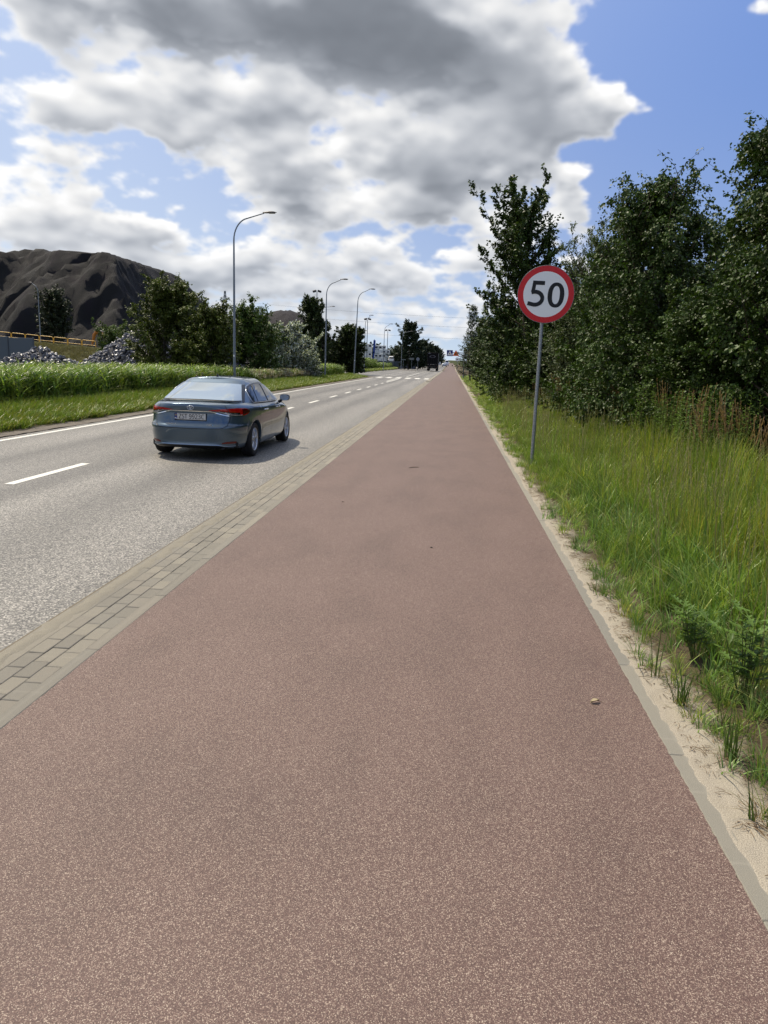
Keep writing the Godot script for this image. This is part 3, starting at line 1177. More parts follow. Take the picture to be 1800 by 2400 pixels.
	for sgn in [1.0, -1.0]:
		b = MB.new()
		side_glass(b, [[0.0, 1.20], [0.3, 1.17], [0.6, 1.07], [0.86, 0.86]], [[0.0, -0.98], [0.5, -0.66], [0.86, -0.36]], 0.015, top, sgn, 0.003)
		part("window_surround", b, trim, car)
		b = MB.new()
		side_glass(b, [[0.0, 0.86], [0.86, 0.66]], [[0.0, 0.20], [0.86, 0.10]], 0.05, [[0.0, 0.82], [0.5, 0.82], [0.75, 0.76], [0.9, 0.6]], sgn, 0.008)
		part("rear_door_window", b, side, car)
		b = MB.new()
		side_glass(b, [[0.0, 1.15], [0.5, 1.08], [0.86, 0.80]], [[0.0, 0.90], [0.86, 0.70]], 0.05, [[0.7, 0.76], [0.9, 0.68], [1.05, 0.52], [1.15, 0.2]], sgn, 0.008)
		part("quarter_window", b, side, car)
		b = MB.new()
		side_glass(b, [[0.0, 0.10], [0.86, 0.0]], [[0.0, -0.78], [0.4, -0.55], [0.86, -0.26]], 0.05, [[-0.8, 0.2], [-0.6, 0.5], [-0.35, 0.76], [-0.1, 0.82]], sgn, 0.008)
		part("front_door_window", b, side, car)
		b = MB.new()
		var line := []
		for z in [-1.0, -0.5, 0.0, 0.5, 0.9, 1.18]: line.append(Vector2(z, 0.012))
		b.tube(side_line(line, sgn, 0.010), rad(6, 0.008), 5)
		line = [Vector2(1.18, 0.012), Vector2(1.2, 0.12), Vector2(1.18, 0.30), Vector2(1.10, 0.55), Vector2(0.96, 0.715), Vector2(0.75, 0.82), Vector2(0.45, 0.88), Vector2(-0.1, 0.88), Vector2(-0.46, 0.80)]
		b.tube(side_line(line, sgn, 0.008), rad(9, 0.006), 5)
		part("window_trim", b, chrome, car)
		# mirror on its stalk
		b = MB.new()
		var mz := -0.62
		b.tube([Vector3(0.84 * sgn, 0.915, mz), Vector3(0.90 * sgn, 0.955, mz + 0.01)], [0.035, 0.03], 8)
		var mi := part("mirror", b, trim, car)
		b = MB.new()
		var rr := []
		for p in [[-0.075, 0.2], [-0.066, 0.62], [-0.04, 0.88], [0.0, 1.0], [0.04, 0.98], [0.055, 0.93]]:
			var row := PackedVector3Array()
			for k in 19:
				var a := TAU * k / 18.0
				var ca := cos(a); var sa := sin(a)
				row.append(Vector3((0.965 + 0.098 * signf(ca) * pow(absf(ca), 0.7) * p[1]) * sgn, 1.015 + 0.068 * signf(sa) * pow(absf(sa), 0.7) * p[1], mz + p[0]))
			rr.append(row)
		b.grid(rr, sgn > 0)
		part("shell", b, trim, mi)
		b = MB.new()
		for k in 20:
			var a0 := TAU * k / 20.0
			var a1 := TAU * (k + 1) / 20.0
			var mc := Vector3(0.965 * sgn, 1.015, mz + 0.057)
			b.tri(mc, mc + Vector3(0.092 * cos(a0), 0.062 * sin(a0), 0), mc + Vector3(0.092 * cos(a1), 0.062 * sin(a1), 0))
		part("glass", b, glass, mi)
		# door handles and shut lines
		for z in [0.62, -0.35]:
			b = MB.new()
			var hx := car_point(1.0, 0.82, sgn)
			b.tube([Vector3(0.872 * sgn, 0.835, z + 0.10), Vector3(0.898 * sgn, 0.838, z + 0.07), Vector3(0.900 * sgn, 0.838, z - 0.07), Vector3(0.872 * sgn, 0.835, z - 0.10)], [0.012, 0.016, 0.016, 0.012], 8)
			part("door_handle", b, chrome if sgn > 0 else paint, car)
		b = MB.new()
		for zl in [[0.16, 0.16], [-0.98, -0.98]]:
			var prev := Vector3.ZERO
			for k in 9:
				var y := lerpf(0.27, 0.955, k / 8.0)
				var z: float = zl[0] + 0.03 * sin(k * 0.4)
				var x := car_w(y, tab(CBELT, z)) * pow(1.0 - pow(absf(z) / (2.26), 4.0), 0.25) + 0.0025
				var p := Vector3(x * sgn, y, z)
				if k: b.quad(prev, prev + Vector3(0, 0, 0.008), p + Vector3(0, 0, 0.008), p)
				prev = p
			part("shut_line", b, trim, car)
			b = MB.new()
		var pv := Vector3.ZERO
		for k in 12:
			var y := lerpf(0.48, 0.965, k / 11.0)
			var z := 1.02 if y > 0.72 else 1.02 - 0.18 * pow((0.72 - y) / 0.24, 1.5)
			var x := car_w(y, tab(CBELT, z)) * pow(1.0 - pow(absf(z) / (2.24), 4.2), 0.238) + 0.0025
			var p := Vector3(x * sgn, y, z)
			if k: b.quad(pv, pv + Vector3(0, 0, 0.008), p + Vector3(0, 0, 0.008), p)
			pv = p
		part("shut_line", b, trim, car)
		# lamps: red body, dark lower band with pale lines, red outer corner
		b = MB.new()
		var lo := [[0.30, 0.872], [0.46, 0.862], [0.58, 0.825], [0.70, 0.800], [0.85, 0.790], [0.98, 0.790], [1.08, 0.805], [1.17, 0.835]]
		var hi := [[0.30, 0.880], [0.46, 0.902], [0.62, 0.915], [0.80, 0.922], [0.95, 0.920], [1.08, 0.905], [1.17, 0.875]]
		car_patch(b, 0.30, 1.17, lo, hi, sgn, 0.006, 26, 4)
		var lamp := part("tail_lamp", b, mat(Color(0.60, 0.02, 0.035), 0.15, 0.0, 0.6), car)
		b = MB.new()
		car_patch(b, 0.48, 0.86, [[0.48, 0.860], [0.6, 0.822], [0.70, 0.806], [0.86, 0.800]], [[0.48, 0.872], [0.6, 0.856], [0.70, 0.846], [0.86, 0.842]], sgn, 0.010, 16, 3)
		part("dark_band", b, mat(Color(0.03, 0.012, 0.014), 0.1), lamp)
		b = MB.new()
		car_patch(b, 0.46, 0.92, [[0.46, 0.862], [0.56, 0.830], [0.66, 0.802], [0.72, 0.795], [0.92, 0.795]], [[0.46, 0.866], [0.56, 0.840], [0.66, 0.813], [0.72, 0.806], [0.92, 0.803]], sgn, 0.013, 18, 1)
		car_patch(b, 0.56, 0.80, [[0.56, 0.851], [0.64, 0.825], [0.70, 0.818], [0.80, 0.818]], [[0.56, 0.857], [0.64, 0.832], [0.70, 0.824], [0.80, 0.823]], sgn, 0.013, 12, 1)
		part("light_guide", b, mat(Color(0.82, 0.80, 0.80), 0.2, 0.6), lamp)
		b = MB.new()
		car_patch(b, 0.93, 1.165, [[0.93, 0.80], [1.17, 0.84]], [[0.93, 0.905], [1.08, 0.895], [1.17, 0.87]], sgn, 0.010, 10, 3)
		part("side_lens", b, mat(Color(0.22, 0.012, 0.018), 0.1), lamp)
		# reflectors and bumper corners
		b = MB.new()
		car_patch(b, 0.52, 0.80, [[0.52, 0.296], [0.80, 0.300]], [[0.52, 0.315], [0.60, 0.335], [0.80, 0.338]], sgn, 0.006, 8, 1)
		part("reflector", b, mat(Color(0.36, 0.015, 0.02), 0.2), car)
		b = MB.new()
		car_seam(b, [Vector2(0.56, 0.968), Vector2(0.60, 0.90), Vector2(0.655, 0.79), Vector2(0.64, 0.70), Vector2(0.60, 0.62), Vector2(0.54, 0.575), Vector2(0.40, 0.566), Vector2(0.0, 0.562)], sgn, 0.009, 0.014)
		car_seam(b, [Vector2(0.60, 0.62), Vector2(0.80, 0.612), Vector2(0.98, 0.60), Vector2(1.10, 0.60)], sgn, 0.007, 0.004)
		part("boot_gap", b, trim, car)
		b = MB.new()
		car_patch(b, 0.0, 0.86, [[0.0, 0.272], [0.46, 0.272], [0.58, 0.246], [0.86, 0.246]], [[0.0, 0.288], [0.46, 0.288], [0.58, 0.268], [0.86, 0.272]], sgn, 0.009, 20, 2)
		part("bumper_strip", b, mat(Color(0.50, 0.56, 0.62), 0.3, 0.5), car)
		b = MB.new()
		car_patch(b, 0.0, 0.62, [[0.0, 0.213], [0.62, 0.213]], [[0.0, 0.268], [0.46, 0.268], [0.58, 0.243], [0.62, 0.243]], sgn, 0.007, 14, 2)
		part("valance", b, trim, car)
		b = MB.new()
		car_patch(b, 0.0, 0.98, [[0.0, 0.852], [0.33, 0.852], [0.52, 0.800], [0.60, 0.784], [0.98, 0.780]], [[0.0, 0.868], [0.33, 0.868], [0.53, 0.812], [0.60, 0.798], [0.98, 0.790]], sgn, 0.016, 30, 2)
		part("chrome_strip", b, chrome, car)
	# number plate
	b = MB.new()
	b.box(Vector3(0, 0.755, 2.206), Vector3(0.535, 0.132, 0.012), 0.004)
	var plate := part("number_plate", b, trim, car)
	b = MB.new()
	b.box(Vector3(0.018, 0.762, 2.213), Vector3(0.474, 0.108, 0.004), 0.001)
	part("plate_face", b, mat(Color(0.74, 0.73, 0.70), 0.5), plate)
	b = MB.new()
	b.box(Vector3(-0.241, 0.762, 2.213), Vector3(0.042, 0.108, 0.004), 0.001)
	part("plate_band", b, M.blue, plate)
	var tx := text_mesh("ZST 9923C", 0.083)
	var o := part("plate_number", tx, M.black, plate)
	o.position = Vector3(0.018, 0.7625, 2.2165)
	o.scale = Vector3(0.80, 1, 1)
	o = part("plate_letters", text_mesh("PL", 0.024, true), M.white, plate)
	o.position = Vector3(-0.241, 0.728, 2.2165)
	b = MB.new()
	for k in 12:
		var a := TAU * k / 12
		b.box(Vector3(-0.241 + 0.012 * cos(a), 0.785 + 0.012 * sin(a), 2.2155), Vector3(0.004, 0.004, 0.002))
	part("plate_stars", b, mat(Color(0.9, 0.75, 0.1), 0.5), plate)
	# lettering and emblem on the boot
	o = part("lettering", text_mesh("COROLLA", 0.026, true, 0.006), chrome, car)
	o.position = Vector3(-0.315, 0.628, 2.233)
	o = part("lettering", text_mesh("HYBRID", 0.018, true, 0.006), chrome, car)
	o.position = Vector3(0.315, 0.628, 2.233)
	b = MB.new()
	b.lathe([Vector2(0.0, 0.0), Vector2(0.007, 0.0)], Vector3(0.375, 0.628, 2.233), 12, Basis(Vector3.RIGHT, Vector3(0, 0, 1), Vector3(0, -1, 0)))
	part("blue_dot", b, mat(Color(0.4, 0.7, 0.95), 0.3), car)
	b = MB.new()
	for el in [[0.0, 0.0, 0.053, 0.036], [0.0, 0.006, 0.015, 0.030], [0.0, 0.018, 0.036, 0.0155]]:
		var pts := []
		for k in 33:
			var a := TAU * k / 32
			pts.append(Vector3(el[0] + el[2] * cos(a), 0.921 + el[1] + el[3] * sin(a), 2.206))
		b.tube(pts, rad(33, 0.0042), 6, false)
	part("emblem", b, chrome, car)
	# shark fin
	b = MB.new()
	rows = []
	for j in 5:
		var t := j / 4.0
		var row := PackedVector3Array()
		for k in 13:
			var a := TAU * k / 12.0
			row.append(Vector3(0.022 * sin(a) * (1.0 - 0.8 * t), 1.425 + 0.062 * t, 0.66 + 0.03 * t + cos(a) * lerpf(0.075, 0.018, t)))
		rows.append(row)
	b.grid(rows)
	part("aerial_fin", b, trim, car)
	# wheels
	for p in [[0.752, 1.32], [0.75, -1.38], [-0.752, 1.32], [-0.75, -1.38]]:
		var w := make_wheel(rubber, alloy, dark)
		w.name = "wheel"
		car.add_child(w, true)
		w.position = Vector3(p[0], 0.316, p[1])
		w.rotation.y = 0.0 if p[0] > 0 else PI
		w.rotation.x = 0.3 * p[1]

# ---------------------------------------------------------------- signs, lamps and other street furniture
func disc(b: MB, c: Vector3, r: float, t: Basis, r0 := 0.0) -> void:
	# a flat disc or ring that faces +z of the basis
	for k in 60:
		var a0 := TAU * k / 60.0
		var a1 := TAU * (k + 1) / 60.0
		var d0 := t * Vector3(cos(a0), sin(a0), 0)
		var d1 := t * Vector3(cos(a1), sin(a1), 0)
		if r0 > 0.0:
			b.quad(c + d0 * r0, c + d0 * r, c + d1 * r, c + d1 * r0)
		else:
			b.tri(c, c + d0 * r, c + d1 * r)

func ribbon(b: MB, pts: Array, w: Array, z: float, closed := false) -> void:
	var l := []
	var rr := []
	var m := pts.size()
	for i in m:
		var p0: Vector2 = pts[(i - 1 + m) % m] if closed else pts[maxi(i - 1, 0)]
		var p1: Vector2 = pts[(i + 1) % m] if closed else pts[mini(i + 1, m - 1)]
		var t := (p1 - p0).normalized()
		var n: Vector2 = Vector2(-t.y, t.x) * w[i] * 0.5
		l.append(Vector3(pts[i].x + n.x, pts[i].y + n.y, z)); rr.append(Vector3(pts[i].x - n.x, pts[i].y - n.y, z))
	for i in (m if closed else m - 1):
		var k := (i + 1) % m
		b.quad(rr[i], rr[k], l[k], l[i])

func build_speed_sign() -> void:
	var s := thing("speed_sign", "round white 50 speed limit sign with red rim on a grey post in the grass", "road sign", Vector3(1.465, 0.0, -13.05), 0.0)
	var b := MB.new()
	b.tube([Vector3(0, -0.3, 0), Vector3(0, 2.95, 0)], [0.030, 0.030], 16)
	b.tube([Vector3(0, 2.95, 0), Vector3(0, 2.962, 0)], [0.032, 0.026], 16)
	part("post", b, M.zinc, s)
	var d := Node3D.new()
	d.name = "sign_plate"
	s.add_child(d)
	d.position = Vector3(0.022, 2.838, 0.05)
	d.rotation = Vector3(0, -0.04, -0.025)
	b = MB.new()
	b.lathe([Vector2(0.0, -0.006), Vector2(0.458, -0.006), Vector2(0.463, -0.010), Vector2(0.463, 0.004), Vector2(0.4585, 0.004), Vector2(0.4575, 0.0), Vector2(0.0, 0.0)], Vector3.ZERO, 72, Basis(Vector3.RIGHT, Vector3(0, 0, 1), Vector3(0, -1, 0)))
	part("backing", b, M.sign_back, d)
	b = MB.new()
	disc(b, Vector3(0, 0, 0.0025), 0.456, Basis(), 0.366)
	part("red_ring", b, M.red, d)
	b = MB.new()
	disc(b, Vector3(0, 0, 0.002), 0.368, Basis())
	part("white_face", b, M.white, d)
	# digits
	b = MB.new()
	var pts := []
	var w := []
	for k in 36:
		var a := TAU * k / 36
		pts.append(Vector2(0.166 + 0.098 * signf(cos(a)) * pow(absf(cos(a)), 0.88), -0.004 + 0.172 * signf(sin(a)) * pow(absf(sin(a)), 0.88)))
		w.append(0.056 + 0.017 * pow(absf(cos(a)), 1.5))
	ribbon(b, pts, w, 0.0045, true)
	part("digit_zero", b, M.black, d)
	b = MB.new()
	ribbon(b, [Vector2(-0.030, 0.178), Vector2(-0.224, 0.178)], [0.064, 0.064], 0.0045)
	ribbon(b, [Vector2(-0.196, 0.178), Vector2(-0.213, 0.022)], [0.058, 0.058], 0.0055)
	pts = [Vector2(-0.236, 0.020)]
	w = [0.060]
	for k in 15:
		var a := lerpf(1.75, -1.95, k / 14.0)
		pts.append(Vector2(-0.172 + 0.122 * cos(a), -0.070 + 0.104 * sin(a)))
		w.append(0.064)
	pts.append(Vector2(-0.285, -0.152)); w.append(0.062)
	ribbon(b, pts, w, 0.0065)
	part("digit_five", b, M.black, d)
	for y in [0.16, -0.16]:
		b = MB.new()
		b.box(Vector3(-0.02, y, -0.022), Vector3(0.13, 0.04, 0.03), 0.004)
		part("clamp", b, M.zinc, d)

func lamp_shape(h: float, reach: float) -> Array:
	var pts := [Vector3(0, 0, 0), Vector3(0, h * 0.3, 0), Vector3(0, h * 0.6, 0), Vector3(0, h - 1.35, 0)]
	var rd := [0.075, 0.066, 0.055, 0.042]
	for k in 9:
		var a := (k + 1) / 9.0 * 1.40
		pts.append(Vector3(0.85 * (1.0 - cos(a)), h - 1.35 + 1.10 * sin(a), 0)); rd.append(0.036)
	pts.append(Vector3(reach - 0.55, h, 0)); rd.append(0.030)
	return [pts, rd]

func make_lamp(called: String, label: String, at: Vector3, h: float, reach: float, turn: float, group := "street lamps along the road") -> Node3D:
	var t := thing(called, label, "street lamp", at, turn, group)
	var s := lamp_shape(h, reach)
	var b := MB.new()
	b.tube(s[0], s[1], 10)
	var pole := part("pole", b, M.pole, t)
	b = MB.new()
	b.box(Vector3(0, 0.55, 0.074), Vector3(0.09, 0.42, 0.01), 0.003)
	part("hatch", b, M.pole, pole)
	b = MB.new()
	b.box(Vector3(0.0, 1.9, 0.072), Vector3(0.06, 0.10, 0.006), 0.001)
	part("number_tag", b, M.white, pole)
	b = MB.new()
	var rows := []
	for i in 9:
		var u := i / 8.0
		var wd: float = 0.135 * pow(sin(PI * (0.12 + 0.80 * u)), 0.6) if i > 0 else 0.05
		var hh: float = tab([[0.0, 0.035], [0.2, 0.055], [0.5, 0.075], [0.8, 0.06], [1.0, 0.012]], u)
		var row := PackedVector3Array()
		for k in 13:
			var a := TAU * k / 12.0
			row.append(Vector3(reach - 0.62 + 0.72 * u, h + 0.015 + hh * sin(a) * (1.0 if sin(a) > 0 else 0.45) + 0.03 * u, wd * cos(a)))
		rows.append(row)
	b.grid(rows, true)
	var head := part("lamp_head", b, mat(Color(0.24, 0.23, 0.24), 0.5, 0.3), t)
	b = MB.new()
	b.box(Vector3(reach - 0.14, h - 0.004, 0), Vector3(0.34, 0.02, 0.17), 0.006)
	part("lens", b, mat(Color(0.62, 0.62, 0.60), 0.2), head)
	return t

func make_mast(label: String, at: Vector3, h: float) -> void:
	var t := thing("floodlight_mast", label, "floodlight", at, 0.0, "floodlight masts in the yard")
	var b := MB.new()
	b.tube([Vector3.ZERO, Vector3(0, h * 0.5, 0), Vector3(0, h, 0)], [0.11, 0.085, 0.06], 8)
	part("pole", b, M.pole, t)
	for s in [-1.0, 1.0]:
		b = MB.new()
		b.box(Vector3(0.42 * s, h + 0.12, 0), Vector3(0.62, 0.34, 0.5), 0.05, Basis(Vector3(0, 0, 1), -0.28 * s))
		part("floodlight", b, mat(Color(0.2, 0.2, 0.21), 0.5, 0.3), t)

func build_lamps() -> void:
	var gp := "street lamps along the road"
	make_lamp("street_lamp", "nearest and tallest-looking curved street lamp, behind the blue-grey saloon", Vector3(-11.62, -0.2, -40.0), 9.15, 2.15, 0.0, gp)
	make_lamp("street_lamp", "curved grey street lamp by the white-leaved bushes before the side road", Vector3(-11.55, -0.2, -69.0), 8.95, 1.85, 0.0, gp)
	var t := make_lamp("street_lamp", "leaning curved street lamp on the corner of the side road", Vector3(-10.75, -0.2, -83.5), 9.55, 1.75, 0.0, gp)
	t.rotation.z = -0.028
	make_lamp("street_lamp", "curved street lamp just beyond the side road, in front of the white containers", Vector3(-13.9, -0.15, -120.5), 8.9, 1.2, 0.0, gp)
	make_lamp("street_lamp", "curved street lamp to the left of the lone poplar", Vector3(-13.4, -0.1, -149.0), 9.0, 1.55, 0.0, gp)
	make_lamp("street_lamp", "curved street lamp in front of the lone poplar, last of the row", Vector3(-12.0, -0.05, -181.0), 9.0, 2.5, 0.0, gp)
	make_lamp("street_lamp", "slim street lamp standing in front of the tall dark trees", Vector3(-20.3, -0.3, -110.0), 9.5, 3.1, 0.0, gp)
	make_lamp("street_lamp", "street lamp with its arm to the left, before the big black heap", Vector3(-57.2, 2.4, -102.0), 8.3, 1.6, PI - 0.3, "yard lamps")
	make_lamp("street_lamp", "small street lamp seen in front of the lattice pylon", Vector3(-36.0, -0.5, -120.0), 10.6, 1.1, PI, "yard lamps")
	make_mast("twin floodlight mast rising behind the tall dark trees", Vector3(-23.4, -0.5, -130.0), 13.4)
	make_mast("twin floodlight mast beside the blue crane boom", Vector3(-18.0, -0.4, -160.0), 10.6)
	make_mast("farthest twin floodlight mast, left of the lone poplar", Vector3(-17.1, -0.3, -200.0), 10.0)

func build_far_signs() -> void:
	# gantry with the crossing sign
	var g := thing("sign_gantry", "grey gantry post with an arm reaching over the path", "sign post", Vector3(1.45, 0, -93.0), 0.0)
	var b := MB.new()
	b.tube([Vector3(0, -0.3, 0), Vector3(0, 2.9, 0), Vector3(-0.06, 3.02, 0), Vector3(-0.22, 3.05, 0), Vector3(-2.1, 3.05, 0)], [0.07, 0.07, 0.065, 0.06, 0.05], 10)
	part("post", b, M.zinc, g)
	b = MB.new()
	b.tube([Vector3(0, 2.62, 0), Vector3(-0.75, 2.62, 0)], [0.035, 0.035], 8)
	b.tube([Vector3(0, 2.38, 0), Vector3(-0.25, 2.50, 0), Vector3(-0.6, 2.62, 0)], [0.025, 0.025, 0.025], 6)
	part("bracket", b, M.zinc, g)
	var s := thing("crossing_sign", "square blue pedestrian crossing sign with a white triangle on the gantry arm", "road sign", Vector3(-0.32, 2.98, -92.9))
	b = MB.new()
	b.box(Vector3.ZERO, Vector3(0.72, 0.72, 0.02), 0.004)
	part("panel", b, M.blue, s)
	b = MB.new()
	b.slab(PackedVector2Array([Vector2(-0.29, -0.26), Vector2(0.29, -0.26), Vector2(0, 0.28)]), 0.012, 0.014)
	part("triangle", b, M.white, s)
	b = MB.new()
	b.slab(PackedVector2Array([Vector2(-0.035, 0.02), Vector2(0.045, 0.02), Vector2(0.12, -0.2), Vector2(0.06, -0.2), Vector2(0.0, -0.06), Vector2(-0.07, -0.2), Vector2(-0.13, -0.2)]), 0.016, 0.017)
	b.slab(PackedVector2Array([Vector2(-0.03, 0.04), Vector2(0.03, 0.04), Vector2(0.03, 0.10), Vector2(-0.03, 0.10)]), 0.016, 0.017)
	part("walking_figure", b, M.black, s)
	s = thing("warning_sign", "orange triangular warning sign beside the blue crossing sign", "road sign", Vector3(0.42, 3.0, -92.9))
	b = MB.new()
	b.slab(PackedVector2Array([Vector2(-0.40, -0.34), Vector2(0.40, -0.34), Vector2(0.0, 0.38)]), -0.01, 0.01)
	part("panel", b, M.red, s)
	b = MB.new()
	b.slab(PackedVector2Array([Vector2(-0.33, -0.30), Vector2(0.33, -0.30), Vector2(0.0, 0.29)]), 0.012, 0.014)
	part("face", b, M.orange, s)
	b = MB.new()
	b.slab(PackedVector2Array([Vector2(-0.05, 0.02), Vector2(0.05, 0.02), Vector2(0.13, -0.22), Vector2(0.04, -0.22), Vector2(0.0, -0.1), Vector2(-0.05, -0.22), Vector2(-0.14, -0.22)]), 0.015, 0.017)
	part("symbol", b, M.black, s)
	s = thing("post", "bare grey post just right of the gantry post by the hedge", "post", Vector3(1.85, 0, -98.0))
	b = MB.new()
	b.tube([Vector3(0, -0.3, 0), Vector3(0, 3.2, 0)], [0.04, 0.04], 8)
	part("shaft", b, M.zinc, s)
	s = thing("round_sign", "small round white sign on a dark post far down the path", "road sign", Vector3(1.06, 0, -150.0))
	b = MB.new()
	b.tube([Vector3(0, -0.3, 0), Vector3(0, 3.0, 0)], [0.035, 0.035], 8)
	part("post", b, M.pole, s)
	b = MB.new()
	disc(b, Vector3(-0.05, 2.67, 0.05), 0.38, Basis())
	part("face", b, M.white, s)
	b = MB.new()
	b.box(Vector3(-0.05, 2.67, 0.058), Vector3(0.36, 0.16, 0.008), 0.02)
	part("symbol", b, M.black, s)
	# at the side road
	s = thing("direction_board", "grey back of a house-shaped direction board by the side road", "road sign", Vector3(-15.85, -0.2, -112.0))
	b = MB.new()
	b.tube([Vector3(0.0, 0, 0), Vector3(0.02, 4.05, 0)], [0.06, 0.06], 8)
	part("post", b, M.zinc, s)
	b = MB.new()
	b.slab(PackedVector2Array([Vector2(-0.52, 2.5), Vector2(0.55, 2.5), Vector2(0.55, 3.25), Vector2(0.3, 3.35), Vector2(0.0, 3.85), Vector2(-0.3, 3.35), Vector2(-0.52, 3.15)]), -0.1, -0.06)
	part("panel", b, mat(Color(0.32, 0.34, 0.38), 0.6, 0.2), s)
	s = thing("gantry_frame", "small pale gantry frame left of the house-shaped board", "sign post", Vector3(-17.05, -0.2, -112.5))
	b = MB.new()
	b.tube([Vector3(0, 0, 0), Vector3(0, 3.28, 0), Vector3(0.05, 3.34, 0), Vector3(0.95, 3.31, 0)], [0.05, 0.05, 0.05, 0.045], 8)
	part("frame", b, M.zinc, s)
	s = thing("blue_sign", "blue sign with white marks on a thin post at the side road", "road sign", Vector3(-14.12, -0.2, -105.0))
	b = MB.new()
	b.tube([Vector3(0, 0, 0), Vector3(0, 3.2, 0)], [0.04, 0.04], 8)
	part("post", b, M.zinc, s)
	b = MB.new()
	b.box(Vector3(-0.03, 2.86, 0.05), Vector3(0.52, 0.62, 0.02), 0.004)
	part("panel", b, M.blue, s)
	b = MB.new()
	b.box(Vector3(-0.22, 2.96, 0.064), Vector3(0.07, 0.07, 0.006))
	b.box(Vector3(-0.22, 2.66, 0.064), Vector3(0.07, 0.07, 0.006))
	b.box(Vector3(0.08, 2.86, 0.064), Vector3(0.05, 0.3, 0.006))
	part("marks", b, M.white, s)
	for q in [[-12.1, -190.0, 2.5, 1.25, 0.22, "long low grey sign board in the reeds before the lone poplar"], [-10.0, -190.0, 2.75, 1.1, 0.55, "pale rectangular sign board right of the lone poplar"]]:
		s = thing("sign_board", q[5], "road sign", Vector3(q[0], -0.1, q[1]))
		b = MB.new()
		b.tube([Vector3(0, 0, -0.03), Vector3(0, q[2], -0.03)], [0.04, 0.04], 6)
		part("post", b, M.zinc, s)
		b = MB.new()
		b.box(Vector3(0, q[2], 0.02), Vector3(q[3], q[4], 0.03), 0.005)
		part("panel", b, mat(Color(0.40, 0.42, 0.40), 0.6), s)
	s = thing("round_sign", "grey round sign back on a post left of the truck", "road sign", Vector3(-8.5, -0.1, -190.0))
	b = MB.new()
	b.tube([Vector3(0, 0, -0.03), Vector3(0, 3.0, -0.03)], [0.04, 0.04], 6)
	part("post", b, M.zinc, s)
	b = MB.new()
	disc(b, Vector3(0, 2.75, 0.0), 0.42, Basis())
	part("panel", b, M.sign_back, s)

# ---------------------------------------------------------------- other vehicles
func box_wheel(b: MB, at: Vector3, r: float, w: float) -> void:
	b.lathe([Vector2(0.0, w / 2), Vector2(r * 0.6, w / 2), Vector2(r * 0.93, w / 2), Vector2(r, w / 2 - 0.03), Vector2(r, -w / 2 + 0.03), Vector2(r * 0.93, -w / 2), Vector2(0.0, -w / 2)], at, 18, Basis(Vector3(0, 0, 1), -PI / 2))

